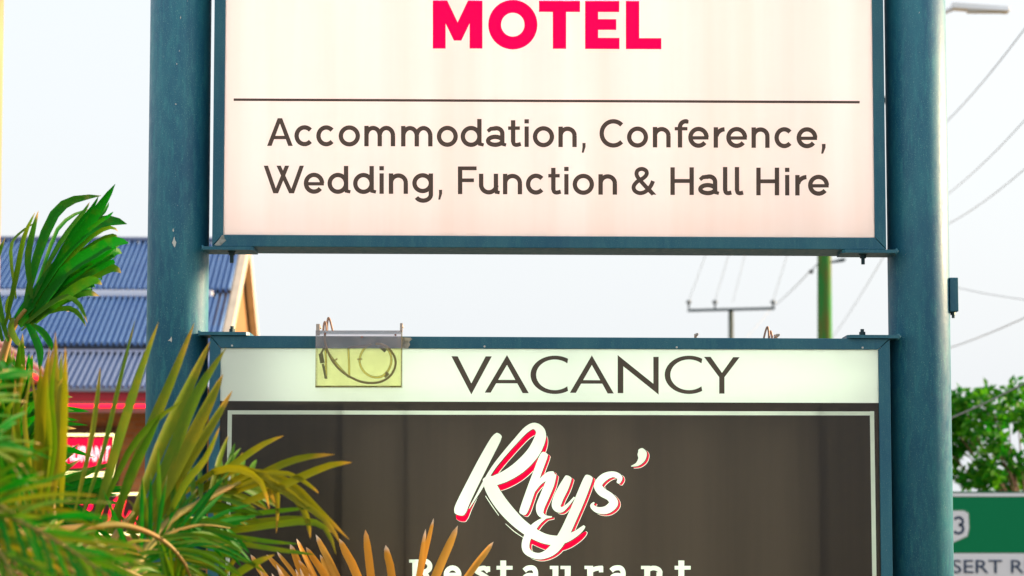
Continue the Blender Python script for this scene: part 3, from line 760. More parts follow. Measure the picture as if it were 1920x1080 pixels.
# gable end wall and barge boards
zb_ = lambda y: 6.79 - .3545 * abs(y)
b = MB()
prof = [(-6.5, 0), (6.5, 0), (6.5, zb_(6.5) - .05), (0, 6.72), (-6.5, zb_(6.5) - .05)]
b.hexa([(-.25, y, z) for y, z in prof], [(-.05, y, z) for y, z in prof]); b.build('gable_wall', OCHRE, house)
b = MB()
for s in (-1, 1):
    A = [(s * 6.95, zb_(6.95) - .03), (0, 6.86), (0, 6.60), (s * 6.95, zb_(6.95) - .26)]
    b.hexa([(.0, y, z) for y, z in A], [(.13, y, z) for y, z in A])
b.build('barge_board', CREAM, house)
# brick veranda wall
BR = bpy.data.materials.new('orange_brick'); BR.use_nodes = True
t = BR.node_tree; bs = t.nodes['Principled BSDF']; bk = t.nodes.new('ShaderNodeTexBrick'); tc = t.nodes.new('ShaderNodeTexCoord'); mp = t.nodes.new('ShaderNodeMapping')
mp.inputs['Rotation'].default_value = (R(90), 0, 0)
bk.inputs['Color1'].default_value = (.42, .14, .05, 1); bk.inputs['Color2'].default_value = (.50, .20, .08, 1); bk.inputs['Mortar'].default_value = (.35, .22, .14, 1)
bk.inputs['Scale'].default_value = 1; bk.inputs['Brick Width'].default_value = .24; bk.inputs['Row Height'].default_value = .086; bk.inputs['Mortar Size'].default_value = .006
t.links.new(tc.outputs['Object'], mp.inputs[0]); t.links.new(mp.outputs[0], bk.inputs[0]); t.links.new(bk.outputs[0], bs.inputs['Base Color']); bs.inputs['Roughness'].default_value = .9
b = MB(); b.box((-HW, -6.5, 0), (-.26, -6.3, 4.28)); b.build('brick_wall', BR, house)
for x in (-7.6, -4.2, -.5):
    b = MB(); b.box((x, -8.95, 0), (x + .12, -8.83, 3.41)); b.build('veranda_post', CREAM, house)
b = MB(); a = H(64, 800, -6.52); c = H(222, 910, -6.52)
b.box((a.x - .1, -6.56, c.z), (c.x, -6.505, a.z)); wf = b.build('window_frame', mat('dark_window_frame', (.08, .03, .02), .6), house)
b = MB(); b.box((a.x, -6.566, c.z + .1), (c.x - .1, -6.561, a.z - .1)); wp = b.build('window_pane', mat('dark_glass', (.02, .012, .012), .1), None); wp.parent = wf

# lit signs hung in front of the window
NEONY = emit('yellow_white_neon', (1, .86, .38), 1.0)
NEONR = emit('red_lit_face', (1, .0, .06), .20)
NEONW = emit('white_lit_letter', (1, .82, .84), .55)
def text_mesh(body, name, m, width, height, parent, M):
    cu = bpy.data.curves.new('tmp', 'FONT'); cu.body = body; cu.size = 1; cu.extrude = .02; cu.resolution_u = 4
    ob = bpy.data.objects.new('tmp', cu); COL.objects.link(ob)
    bpy.context.view_layer.update()
    me = bpy.data.meshes.new_from_object(ob.evaluated_get(bpy.context.evaluated_depsgraph_get()))
    bpy.data.objects.remove(ob)
    xs_ = [v.co.x for v in me.vertices]; ys_ = [v.co.y for v in me.vertices]
    x0, x1, y0, y1 = min(xs_), max(xs_), min(ys_), max(ys_)
    for v in me.vertices:
        v.co = M @ Vector(((v.co.x - x0) / (x1 - x0) * width, -v.co.z * .3, (v.co.y - y0) / (y1 - y0) * height))
    me.materials.clear(); me.materials.append(m); me.name = name
    o = bpy.data.objects.new(name, me); COL.objects.link(o); o.parent = parent; return o
def lit_sign(p0, p1, label, cat):
    yl = -6.66; a = H(*p0, yl); c = H(*p1, yl)
    root = thing('lit_sign', label, cat, HM @ Vector(((a.x + c.x) / 2, yl, c.z)), rz=RZ)
    W_, Hh = c.x - a.x, a.z - c.z
    b = MB(); b.box((-W_/2, .01, 0), (W_/2, .05, Hh)); b.build('sign_back', mat('sign_backing', (.03, .02, .02), .6), root).location = (0, 0, 0)
    b = MB(); r = .014
    b.tube([(-W_/2, 0, 0), (W_/2, 0, 0), (W_/2, 0, Hh), (-W_/2, 0, Hh), (-W_/2, 0, .0)], r, 6); b.build('border_tube', NEONY, root).location = (0, 0, 0)
    for x in (-W_/2 + .1, W_/2 - .1):
        b = MB(); b.tube([(x, .03, Hh), (x, .03, Hh + .25)], .006, 6); b.build('hanger', DARKG, root).location = (0, 0, 0)
    return root, W_, Hh
s1, W1, H1 = lit_sign((71, 815), (213, 893), 'glowing red restaurant sign with white letters and yellow border, upper one behind palm leaves', 'lit sign')
b = MB(); b.box((-W1/2 + .03, .002, .12), (W1/2 - .03, .0095, H1 - .05)); fb = b.build('red_face', NEONR, s1); fb.location = (0, 0, 0)
text_mesh('RESTAURANT', 'lettering', NEONW, W1 * .90, H1 * .36, s1, Matrix.Translation((-W1 * .45, 0, H1 * .36)))
b = MB(); b.tube([(-W1/2 + .05, 0, .05), (W1/2 - .05, 0, .05)], .012, 6); b.build('inner_border_tube', NEONY, s1).location = (0, 0, 0)
s2, W2, H2 = lit_sign((141, 926), (290, 1001), 'glowing window sign of red script tubes in a yellow border, lower one behind palm leaves', 'lit sign')
b = MB()
for sq in ([(.08,.75),(.14,.9),(.2,.7),(.12,.45),(.18,.25),(.24,.4)], [(.27,.85),(.33,.7),(.30,.4),(.25,.2),(.34,.25)], [(.42,.2),(.45,.55),(.5,.8),(.55,.9)], [(.62,.85),(.58,.5),(.63,.3),(.70,.55)], [(.74,.2),(.78,.6),(.83,.85),(.88,.6),(.86,.3),(.94,.25)]):
    b.tube([((x - .5) * W2, -.012, z * H2) for x, z in crm(sq, 6)], .022, 6)
b.build('script_tube', emit('red_script_neon', (1, .0, .04), .8), s2, smooth=True).location = (0, 0, 0)

# porch gable with red neon outline, left
pg = MB(); A, Bq, C = H(-70, 610, -9.6), H(90, 716, -9.6), H(-240, 716, -9.6)
n_ = [A, Bq, C]
pg.hexa([(p.x, -9.6, p.z) for p in n_][::-1], [(p.x, -8.7, p.z) for p in n_][::-1]); pg.build('porch_gable', mat('brown_render', (.36, .20, .13), .85), house)
b = MB()
b.tube([(A.x, -9.66, A.z + .1), (Bq.x + .12, -9.66, Bq.z + .02)], .05, 6); b.build('porch_barge', mat('pink_grey_barge', (.45, .28, .25), .6), house)
b = MB(); b.tube([(A.x - .05, -9.74, A.z - .12), (Bq.x - .08, -9.74, Bq.z + .02)], .026, 8); b.build('porch_neon', emit('red_neon_b', (1, .004, .03), .9), house)
b = MB(); e0, e1 = H(52, 748, -9.6), H(78, 760, -9.6); b.tube([(C.x, -9.62, e0.z - .05), (e1.x, -9.62, e0.z - .05)], .05, 8); b.build('porch_lower_neon', emit('red_neon_c', (1, .004, .03), .9), house)

# ------------------------------------------------------------------ power poles and wires
def M_timber(name, c1, c2): return mat(name, c1, .9, noise=(c2, (7, 7, 1.1), .40, .62))
TIMB = M_timber('mossy_timber', (.015, .20, .03), (.11, .13, .02))
TIMB2 = M_timber('grey_timber', (.12, .13, .10), (.06, .08, .06))
GALV = mat('dark_galvanised', (.018, .045, .058), .6, .1)
CER = mat('dark_ceramic', (.025, .05, .06), .35)
p = U(1545, 560, 58)
near = thing('power_pole', 'thick mossy green timber power pole standing behind the signs, its top hidden', 'power pole', (p.x, 58, 0))
b = MB(); b.tube([(p.x, 58, -.1), (p.x, 58, 4), (p.x + .02, 58, 8), (p.x, 58, 12.2)], [.19, .17, .15, .125], 20); b.build('pole', TIMB, near, smooth=True)
b = MB(); b.box((p.x - 1.5, 57.8, 10.9), (p.x + 1.5, 57.86, 11.05)); ca = b.build('cross_arm', GALV, near)
q0 = U(1521, 511, 57.8); q1 = U(1568, 489, 57.8)
b = MB(); b.tube([(q0.x, 57.8, q0.z - .02), (q0.x, 57.8, q0.z + .05)], [.04, .055], 8); b.tube([(q0.x, 57.8, q0.z + .03), (q0.x + .17, 57.85, q0.z + .22)], .012, 6); b.build('insulator', CER, near)
b = MB(); b.tube([(q1.x - .12, 57.85, q1.z - .03), (q1.x + .16, 57.8, q1.z + .02)], [.02, .045], 8); b.tube([(q1.x + .16, 57.8, q1.z + .02), (q1.x + .2, 57.8, q1.z + .03)], .03, 8); b.build('service_bracket', GALV, near)
DF = 100
p = U(1370.5, 600, DF); at = U(1370, 581, DF)
far = thing('power_pole', 'thin distant power pole with three insulators on its crossarm, seen through the sign gap', 'power pole', (p.x, DF, 0))
b = MB(); b.tube([(p.x, DF, -.1), (p.x, DF, at.z + .05)], [.13, .095], 12); b.build('pole', TIMB2, far, smooth=True)
a0, a1 = U(1289, 582.5, DF), U(1452, 578.5, DF)
b = MB(); b.hexa([(a0.x, DF - .12, a0.z - .05), (a1.x, DF - .12, a1.z - .05), (a1.x, DF - .12, a1.z + .05), (a0.x, DF - .12, a0.z + .05)], [(a0.x, DF - .02, a0.z - .05), (a1.x, DF - .02, a1.z - .05), (a1.x, DF - .02, a1.z + .05), (a0.x, DF - .02, a0.z + .05)]); b.build('cross_arm', GALV, far)
tops = []
for x in (1291.5, 1340.5, 1449.5):
    e = U(x, 580.5, DF - .07); f = U(x, 563.5, DF - .07)
    b = MB(); b.tube([(e.x, e.y, e.z + .04), (e.x, e.y, f.z - .12), (e.x, e.y, f.z - .1), (e.x, e.y, f.z)], [.03, .04, .10, .085], 10); b.build('insulator', CER, far, smooth=True)
    tops.append(Vector((e.x, e.y, f.z)))
WIRE = mat('grey_wire', (.30, .31, .32), .6)
def wire(A, B, r, label, sag=.25, n=16):
    b = MB(); pts = []
    for i in range(n + 1):
        t = i / n; q = A.lerp(B, t); q.z -= sag * 4 * t * (1 - t); pts.append(q)
    b.tube(pts, r * .72, 5); o = b.build('power_line', WIRE)
    return tag(o, label, 'wire', 'overhead power lines')
TK = 'thin line in the sign gap, '
wire(tops[0], U(1424, 180, 57.8), .012, TK + 'ending on the left insulator of the distant pole', .1)
wire(tops[1], U(1446, 190, 57.8), .012, TK + 'ending on the second insulator of the distant pole', .1)
wire(tops[2], U(1540, 250, 57.8), .012, TK + 'ending on the right insulator of the distant pole', .1)
wire(U(1374, 566, 100.2), U(1450, 250, 58), .010, TK + 'meeting the distant pole just above its middle', .1)
wire(U(1448, 576, 99.9), U(1522, 505, 57.8), .016, TK + 'running up to the insulator on the thick pole', .05)
wire(U(1400, 633, 96), U(1446, 580, 100), .011, TK + 'below the right end of the distant crossarm', .0)
wire(U(1555, 640, 90), U(1680, 440, 50), .011, TK + 'right of the thick mossy pole', .1)
TR = 'thin line in the sky right of the post, '
wire(U(1700, 290, 56), U(2010, -70, 30), .012, TR + 'the highest and steepest')
wire(U(1700, 410, 56), U(2010, 122, 30), .009, TR + 'second highest')
wire(U(1700, 448, 56), U(2010, 235, 30), .009, TR + 'third from the top')
wire(U(1700, 512, 56), U(2010, 571, 40), .010, TR + 'sloping down beside the small box', .1)
wire(U(1700, 674, 52), U(2010, 552, 34), .012, TR + 'level with the pink lower sky', .1)
wire(U(1700, 815, 26), U(2010, 668, 24), .012, 'dark power line passing in front of the green tree', .05)

# street lamp, its pole hidden by the right post
LG = mat('pale_lamp_grey', (.85, .86, .88), .5)
q = U(1722, 30, 42)
la = thing('street_lamp', 'pale grey street lamp head reaching out at the top right corner', 'street lamp', (q.x, 42, 0))
b = MB(); b.tube([(q.x, 42, -.05), (q.x, 42, q.z - .3), (q.x + .1, 42, q.z - .05), (q.x + .55, 42, q.z + .12)], [.09, .07, .055, .04], 12); b.build('pole', LG, la, smooth=True)
h0, h1 = U(1784, 12, 42), U(1892, 17, 42)
b = MB(); b.hexa([(h0.x, 41.88, h0.z - .05), (h0.x, 42.12, h0.z - .05), (h0.x, 42.1, h0.z + .06), (h0.x, 41.9, h0.z + .06)][::-1], [(h1.x, 41.85, h1.z - .06), (h1.x, 42.15, h1.z - .06), (h1.x, 42.1, h1.z + .035), (h1.x, 41.9, h1.z + .035)][::-1])
b.build('lamp_head', LG, la, bevel=.02)
b = MB(); b.box((h0.x + .25, 41.9, h0.z - .1), (h1.x - .08, 42.1, h0.z - .065)); b.build('lamp_glass', mat('lamp_glass', (.6, .62, .62), .2), la)

# pale timber pole at the left edge
q0, q1 = U(7, 0, 17), U(1, 400, 17)
lp = MB(); k = (q0.x - q1.x) / (q0.z - q1.z)
lp.tube([(q1.x - .11 + k * (z - q1.z), 17, z) for z in (-.1, 2, 4, 6)], .11, 18)
tag(lp.build('timber_post', mat('cream_timber', (.42, .27, .14), .8, noise=((.30, .18, .09), (8, 8, 1), .4, .65)), smooth=True), 'cream brown post just showing at the left edge of the sky', 'post')

# ------------------------------------------------------------------ direction sign, right
SY = 28.0
S0 = U(1787, 924, SY)
ds = thing('direction_sign', 'green and white road direction sign with route shield 3, below the tree', 'road sign', (S0.x + .4, SY, 0))
GREEN = mat('sign_green', (.0, .20, .075), .6, spec=.15); WHT = mat('sign_white', (.78, .78, .82), .5); NAVY = mat('sign_navy', (.02, .05, .11), .5)
xl, xr = U(1665, 950, SY).x, U(2190, 950, SY).x
def srect(name, px0, py0, px1, py1, y, m, th=.004, xa=None, xb=None):
    a = U(px0, py0, y); c = U(px1, py1, y); b = MB(); b.box((xa if xa is not None else a.x, y, c.z), (xb if xb is not None else c.x, y + th, a.z)); return b.build(name, m, ds)
srect('sign_plate', 0, 921.5, 0, 1130, SY, mat('sign_edge', (.0, .12, .05), .5), .02, xl, xr)
srect('white_border', 0, 924.5, 0, 931, SY - .003, WHT, .002, xl + .03, xr - .03)
srect('green_panel', 0, 932, 0, 1036, SY - .003, GREEN, .002, xl + .03, xr - .03)
srect('white_panel', 0, 1037.5, 0, 1125, SY - .003, WHT, .002, xl + .03, xr - .03)
def polyplate(name, pts, y, m):
    b = MB(); a = [U(x, yy, y) for x, yy in pts]; b.hexa(a, [v + Vector((0, .002, 0)) for v in a]); return b.build(name, m, ds)
sh = [(1752, 956), (1808, 956), (1817, 961), (1818.5, 990), (1815, 1006), (1804, 1011), (1786, 1019), (1768, 1011), (1757, 1006), (1753, 990)]
cxs = sum(x for x, _ in sh) / len(sh); cys = sum(y for _, y in sh) / len(sh)
polyplate('shield_edge', [(cxs + (x - cxs) * 1.02, cys + (y - cys) * 1.02) for x, y in sh], SY - .006, mat('shield_edge_green', (.05, .25, .13), .5))
polyplate('route_shield', [(cxs + (x - cxs) * .95, cys + (y - cys) * .95) for x, y in sh], SY - .009, WHT)
b = MB(); y = SY - .012
for q in (arc(1797, 978, 8.2, 7.8, -80, 150, 5), arc(1797, 991.5, 9, 8.6, -150, 85, 5)):
    o = len(b.v); b.v += [U(a, c, y) for a, c in q]; n = len(q) // 2
    for i in range(n - 1): b.face([o + i, o + i + 1, o + len(q) - 2 - i, o + len(q) - 1 - i])
b.build('route_number', NAVY, ds)
a = U(1731, 1074.5, SY); c = U(1950, 1049.5, SY)
text_mesh('DESERT RD', 'lettering', NAVY, c.x - a.x, c.z - a.z, ds, Matrix.Translation(Vector((a.x, SY - .0065, a.z)) - Vector(ds.location)))
for px in (1700, 2050):
    x = U(px, 1000, SY).x; b = MB(); b.tube([(x, SY + .06, -.05), (x, SY + .06, 2.0)], .035, 10); b.build('sign_leg', GALV, ds)

# ------------------------------------------------------------------ tree, right
LEAF_T = leafmat('bright_leaf', (.012, .20, .004), (.09, .33, .008), (.25, .16, .02), .9, .45, .9)
BARK = M_timber('bark', (.13, .08, .05), (.07, .05, .035))
def leaf_quad(b, p, d, nrm, L, W, rnd):
    s = d.cross(nrm).normalized() * W / 2; o = len(b.v)
    b.v += [p, p + d * L * .45 + s + nrm * L * .06, p + d * L, p + d * L * .45 - s + nrm * L * .06]
    b.face([o, o + 1, o + 2, o + 3], 0, [(0, rnd), (.45, rnd), (1, rnd), (.45, rnd)])
def rv(k=1): 
    while True:
        v = Vector((random.uniform(-1, 1), random.uniform(-1, 1), random.uniform(-1, 1)))
        if .01 < v.length < 1: return v * k
TD = 33.0
tb = U(1935, 900, TD)
tree = thing('leafy_tree', 'bright green leafy tree with sky gaps behind the road sign', 'tree', (tb.x, TD, 0))
tk = MB(); tl = MB(); tl.uv = []
base = Vector((tb.x, TD, 0)); fork = Vector((tb.x - .05, TD, 1.5))
tk.tube([base + Vector((0, 0, -.05)), base + Vector((.03, 0, .7)), fork], [.13, .1, .085], 10)
clumps = [(1800,745,16),(1812,775,20),(1840,760,18),(1850,740,14),(1835,800,22),(1865,790,22),(1890,760,22),(1905,735,18),(1918,780,20),(1800,800,18),(1795,835,14),(1820,830,14),(1870,830,18),(1880,845,13),
          (1845,865,18),(1860,890,18),(1830,880,10),(1900,870,18),(1915,895,22),(1890,905,18),(1850,912,16),(1800,890,8),(1795,770,20),(1815,905,8),(1940,800,30),(1950,860,30),(1960,740,26),(1790,860,6),(1780,790,20),(1760,770,24),(1755,820,22)]
for cx, cy, r in clumps:
    d = TD + random.uniform(-.7, .7); c = U(cx, cy, d); rr = r / F * d
    tip = c; midp = fork.lerp(tip, .5) + Vector((random.uniform(-.08, .08), random.uniform(-.1, .1), random.uniform(0, .15)))
    tk.tube([fork, midp, tip], [.026, .011, .004], 5)
    for i in range(int(14 + r * 4.6)):
        o = rv(); o.y *= 1.3; pz = c + o * rr * random.uniform(.75, 1.25)
        dd = (o * .6 + rv(.9) + Vector((0, 0, -.25))).normalized()
        nn = (rv() + Vector((0, -.2, .8))).normalized()
        leaf_quad(tl, pz, dd, nn, random.uniform(.08, .14), random.uniform(.055, .09), random.random())
tk.build('trunk', BARK, tree, smooth=True); tl.build('crown', LEAF_T, tree)

# ------------------------------------------------------------------ palms in front of the signs
LG_ = leafmat('palm_green', (.003, .19, .003), (.12, .20, .004), (.75, .50, .20), .84, .38, .42)
LO_ = leafmat('palm_olive', (.065, .19, .003), (.25, .235, .004), (.52, .29, .03), .74, .40, .55)
LD_ = leafmat('palm_dry', (.66, .31, .035), (.70, .39, .07), (.80, .70, .60), .80, .30, .1)
STEM = mat('palm_stem', (.30, .17, .03), .6, noise=((.20, .19, .02), (9, 9, 9), .4, .65))
BOOT = mat('palm_trunk', (.14, .10, .06), .95, noise=((.07, .05, .035), (10, 10, 22), .4, .62), bump=(30, .6))
def leaflet(b, P, width, rnd, twist=0.0, n=10, fold=.18, m=0, sharp=2.0):
    """P: world points; ribbon with a folded midrib, tapering to a point"""
    q = [Vector(p) for p in crm([tuple(p) for p in P], max(2, n // (len(P) - 1)))]
    N = len(q); o = len(b.v)
    for i, p in enumerate(q):
        t = i / (N - 1)
        T = (q[min(i+1, N-1)] - q[max(i-1, 0)]).normalized()
        view = Vector((0, -1, .15)).normalized()
        s = T.cross(view)
        s = s.normalized() if s.length > .1 else T.orthogonal().normalized()
        nn = s.cross(T).normalized(); a = twist + .5 * math.sin(rnd * 9 + t * 2.2) * .5
        s2 = s * math.cos(a) + nn * math.sin(a); n2 = nn * math.cos(a) - s * math.sin(a)
        wv = width * (.42 + .58 * math.sin(math.pi / 2 * min(1, t / .42))) * (1 - max(0, (t - .45) / .55) ** sharp)
        wv = max(wv, width * .03)
        b.v += [p + s2 * wv / 2, p - n2 * wv * fold, p - s2 * wv / 2]
    for i in range(N - 1):
        t0, t1 = i / (N - 1), (i + 1) / (N - 1); k = o + i * 3
        b.face([k, k + 3, k + 4, k + 1], m, [(t0, rnd), (t1, rnd), (t1, rnd), (t0, rnd)])
        b.face([k + 1, k + 4, k + 5, k + 2], m, [(t0, rnd), (t1, rnd), (t1, rnd), (t0, rnd)])
def PX(pts, d0, d1): # pixels to points, distance running from d0 to d1
    n = len(pts); return [U(x, y, d0 + (d1 - d0) * i / max(1, n - 1)) for i, (x, y) in enumerate(pts)]
def frond(root, m, rach, d0, d1, r0, leaves, sharp=2.0):
    """rach: stem in pixels; leaves: (pixel points, width px, number, dA, dB)"""
    b = MB()
    st = [Vector(p) for p in crm([tuple(p) for p in PX(rach, d0, d1)], 5)]
    if r0: b.tube(st, [r0 * (1 - .75 * i / (len(st) - 1)) for i in range(len(st))], 7, 1)
    for pts, wpx, rnd, da, db in leaves:
        leaflet(b, PX(pts, da, db), wpx / F * da, rnd, random.uniform(-.5, .5), sharp=sharp)
    o = b.build('frond', [m, STEM], root, smooth=True); return o
def auto_frond(root, m, rach, d0, d1, r0, nl, length, wpx, droop, a0=65, a1=25, start=.12, side=(1, -1), rb=0., rs=1., lj=.25):
    """leaflets in two rows along a stem, shorter and more forward towards the tip"""
    b = MB(); st = [Vector(p) for p in crm([tuple(p) for p in PX(rach, d0, d1)], 10)]; N = len(st)
    b.tube(st, [r0 * (1 - .8 * i / (N - 1)) for i in range(N)], 7, 1)
    for k in range(nl):
        t = start + (1 - start) * (k + random.uniform(-.3, .3)) / nl; t = min(max(t, 0), 1)
        i = min(int(t * (N - 1)), N - 2); f = t * (N - 1) - i; p = st[i].lerp(st[i+1], f); T = (st[i+1] - st[i]).normalized()
        view = Vector((0, -1, .15)).normalized(); S = T.cross(view)
        S = S.normalized() if S.length > .15 else T.orthogonal().normalized(); V = S.cross(T)
        for sd_ in side:
            a = R(a0 + (a1 - a0) * t + random.uniform(-10, 10)); roll = random.uniform(-.55, .55)
            dv = T * math.cos(a) + (S * sd_ * math.cos(roll) + V * math.sin(roll)) * math.sin(a)
            L = length * (.55 + .45 * math.sin(math.pi * min(1, .15 + t * .9))) * random.uniform(1 - lj, 1 + lj * .6)
            pts = [p]; q = p.copy(); d_ = dv.copy()
            for s_ in range(3):
                d_ = (d_ + Vector((0, 0, -droop * (.35 + .5 * s_)))).normalized(); q = q + d_ * L / 3; pts.append(q.copy())
            leaflet(b, pts, wpx / F * p.y, rb + rs * random.random(), random.uniform(-.6, .6), 9)
    return b.build('frond', [m, STEM], root, smooth=True)
def palm(label, px, py, d, trunk_r):
    c = U(px, py, d)
    root = thing('palm', label, 'palm', (c.x, d, 0), 'garden palms in front of the signs')
    b = MB(); n = 14
    zs_ = [max(c.z, .25) * i / n for i in range(n + 1)]
    b.tube([(c.x + .02 * math.sin(i * .7), d, z - .03) for i, z in enumerate(zs_)], [trunk_r * (1.15 - .25 * i / n) * (1 + .10 * (i % 2)) for i in range(n + 1)], 14)
    b.build('trunk', BOOT, root, smooth=True); return root
PA = palm('tall palm with glossy broad green leaflets reaching up against sky and blue roof', -70, 960, 9.3, .10)
PB = palm('olive green palm with long upright and drooping fronds in front of the left post', 225, 1150, 6.97, .08)
PC = palm('palm with dry orange frond tips in front of the dark restaurant panel', 725, 1330, 9.7, .08)

d = 9.2
LA = [([(60,560),(52,490),(60,440),(72,395)],13,.55,d,d),
      ([(30,560),(20,470),(36,438),(70,415)],10,.75,d,d+.2),
      ([(10,610),(30,520),(45,445),(66,398)],13,.7,d,d-.2),
      ([(45,585),(70,480),(102,402),(140,374),(190,367)],19,.42,d,d+.1),
      ([(60,560),(85,490),(108,430),(140,402),(170,392)],8,.4,d,d+.4),
      ([(60,585),(110,500),(155,435),(190,385),(216,345)],22,.12,d,d-.1),
      ([(50,590),(105,505),(170,430),(205,413),(238,420)],30,.05,d,d+.1),
      ([(60,600),(120,510),(180,470),(215,453),(241,456)],26,.1,d,d-.2),
      ([(60,600),(130,525),(185,490),(215,470),(229,475)],24,.3,d,d+.2),
      ([(60,605),(120,550),(180,512),(212,502),(227,512)],22,.5,d,d),
      ([(65,605),(115,560),(155,532),(178,526),(191,534)],20,.5,d,d-.1),
      ([(55,605),(95,575),(140,552),(165,548),(186,555)],20,.5,d,d+.1),
      ([(45,610),(90,572),(125,556),(150,573),(164,606)],12,.62,d,d-.1),
      ([(45,615),(90,585),(130,578),(150,592),(161,612)],11,.62,d,d),
      ([(40,620),(75,590),(110,580),(130,584)],9,.6,d,d+.1),
      ([(50,605),(62,625),(75,660),(74,694)],15,.2,d,d-.2),
      ([(48,605),(75,618),(92,640),(97,658)],14,.15,d,d),
      ([(25,595),(20,615),(32,640),(48,652)],13,.85,d,d-.2),
      ([(20,600),(14,580),(18,560),(30,545)],15,.8,d,d),
      ([(15,640),(-5,560),(-10,500),(10,445)],15,.6,d,d),
      ([(5,640),(-18,560),(-30,500),(-15,450)],15,.6,d,d),
      ([(30,600),(80,540),(120,490),(150,468)],36,.1,d,d),
      ([(35,610),(85,560),(140,505),(180,492)],34,.2,d,d)]
for i in range(4, 11):
    for f in (.35, .68):
        A_, B_ = LA[i][0], LA[i+1][0]
        if len(A_) == len(B_) == 5:
            q = [(a[0] + (c[0] - a[0]) * f + random.uniform(-3, 3) - (8 if k == 4 else 0), a[1] + (c[1] - a[1]) * f + random.uniform(-3, 3)) for k, (a, c) in enumerate(zip(A_, B_))]
            e_ = random.uniform(.5, .95); q[4] = (q[3][0] + (q[4][0] - q[3][0]) * e_ - 6, q[3][1] + (q[4][1] - q[3][1]) * e_)
            LA.append((q, random.uniform(8, 12), random.uniform(.05, .7), d, d + random.uniform(-.2, .2)))
frond(PA, LG_, [(-70,960),(-35,800),(0,690),(22,620),(48,580)], 9.25, 9.2, .026, LA, 2.4)
# upright olive fronds across the post
d = 7.14
LB = [([(170,1010),(215,850),(262,700),(297,604)],26,.55,d,d+.3),
      ([(205,1000),(262,850),(318,720),(364,606)],27,.62,d,d+.4),
      ([(240,1000),(300,840),(352,730),(394,640)],28,.6,d,d+.3),
      ([(255,1000),(318,860),(368,740),(424,652)],28,.5,d,d+.2),
      ([(270,1000),(335,870),(385,770),(418,702)],30,.72,d,d+.2),
      ([(285,1000),(340,890),(395,800),(436,732)],24,.75,d,d+.3),
      ([(150,980),(195,840),(228,700),(254,598)],11,.5,d,d+.5),
      ([(140,960),(168,840),(182,750),(188,688)],12,.7,d,d+.3),
      ([(180,980),(240,850),(290,790),(345,750)],15,.45,d,d),
      ([(215,1000),(240,900),(275,830),(300,780)],20,.4,d,d),
      ([(300,1000),(345,910),(385,860),(412,800)],18,.6,d,d)]
LB = [(p_, w_ * .84, n_, a_, b_) for p_, w_, n_, a_, b_ in LB]
frond(PB, LO_, [(225,1150),(205,1080),(215,1010),(250,960)], 6.97, 7.14, .02, LB, 2.2)
# bunch of upright leaflets left of it
d = 6.88
LGp = []
for i in range(9):
    x = 72 + i * 6.0 + random.uniform(-3, 3); top = random.uniform(618, 665) if i % 2 else random.uniform(640, 740)
    LGp.append(([(x - 10 + random.uniform(-8, 8), 950), (x + random.uniform(-4, 4), 840), (x + random.uniform(-3, 6), 740), (x + 6 + random.uniform(-5, 10), top)], random.uniform(12, 19), random.uniform(.45, 1), d, d + random.uniform(-.3, .3)))
for i in range(8):
    x = -20 + i * 14; LGp.append(([(x + 20, 980), (x + 4, 860), (x + random.uniform(-8, 8), 780), (x + random.uniform(-25, 25), random.uniform(670, 760))], random.uniform(9, 16), random.uniform(.3, 1.), d, d + random.uniform(-.3, .3)))
frond(PB, LO_, [(225,1150),(150,1080),(105,1000),(95,900),(100,820)], 6.97, 6.88, .018, LGp, 2.2)
# fronds to the right, over the dark panel
d = 7.31
LC = [([(330,960),(400,900),(450,862),(495,832),(532,817)],13,.7,d,d),
      ([(380,950),(460,905),(530,870),(580,856),(628,852)],14,.72,d,d+.1),
      ([(400,965),(490,930),(560,896),(620,872),(660,867)],15,.78,d,d),
      ([(400,930),(470,890),(540,888),(580,910),(598,925)],9,.85,d,d),
      ([(340,930),(400,885),(450,880),(490,905),(505,955)],14,.92,d,d-.1),
      ([(360,930),(430,880),(470,885),(500,915),(523,955)],14,.9,d,d),
      ([(370,930),(440,882),(500,895),(520,930),(518,1000)],13,.92,d,d),
      ([(380,940),(470,885),(540,905),(590,950),(655,1012)],17,.9,d,d+.1),
      ([(390,940),(480,900),(550,930),(575,970),(582,1010)],14,.95,d,d),
      ([(400,945),(490,905),(560,940),(610,975),(640,1022)],14,.9,d,d),
      ([(300,990),(420,970),(520,958),(585,952)],10,.4,d,d),
      ([(310,1000),(430,985),(540,972),(590,978),(625,1000)],12,.65,d,d+.1),
      ([(320,1010),(440,995),(560,978),(610,990),(630,1040)],13,.55,d,d),
      ([(310,1010),(420,1005),(500,1015),(560,1020)],9,.3,d,d),
      ([(320,1020),(430,1018),(530,1032),(590,1040)],10,.4,d,d),
      ([(330,1030),(420,1040),(460,1050),(500,1075)],10,.4,d,d),
      ([(400,1130),(420,1080),(445,1040),(457,1012)],9,.97,d,d),
      ([(380,1140),(440,1080),(480,1055),(515,1040)],15,.55,d,d)]
frond(PB, LO_, [(225,1150),(260,1050),(320,975),(390,935),(450,905)], 6.97, 7.31, .017, LC, 2.6)
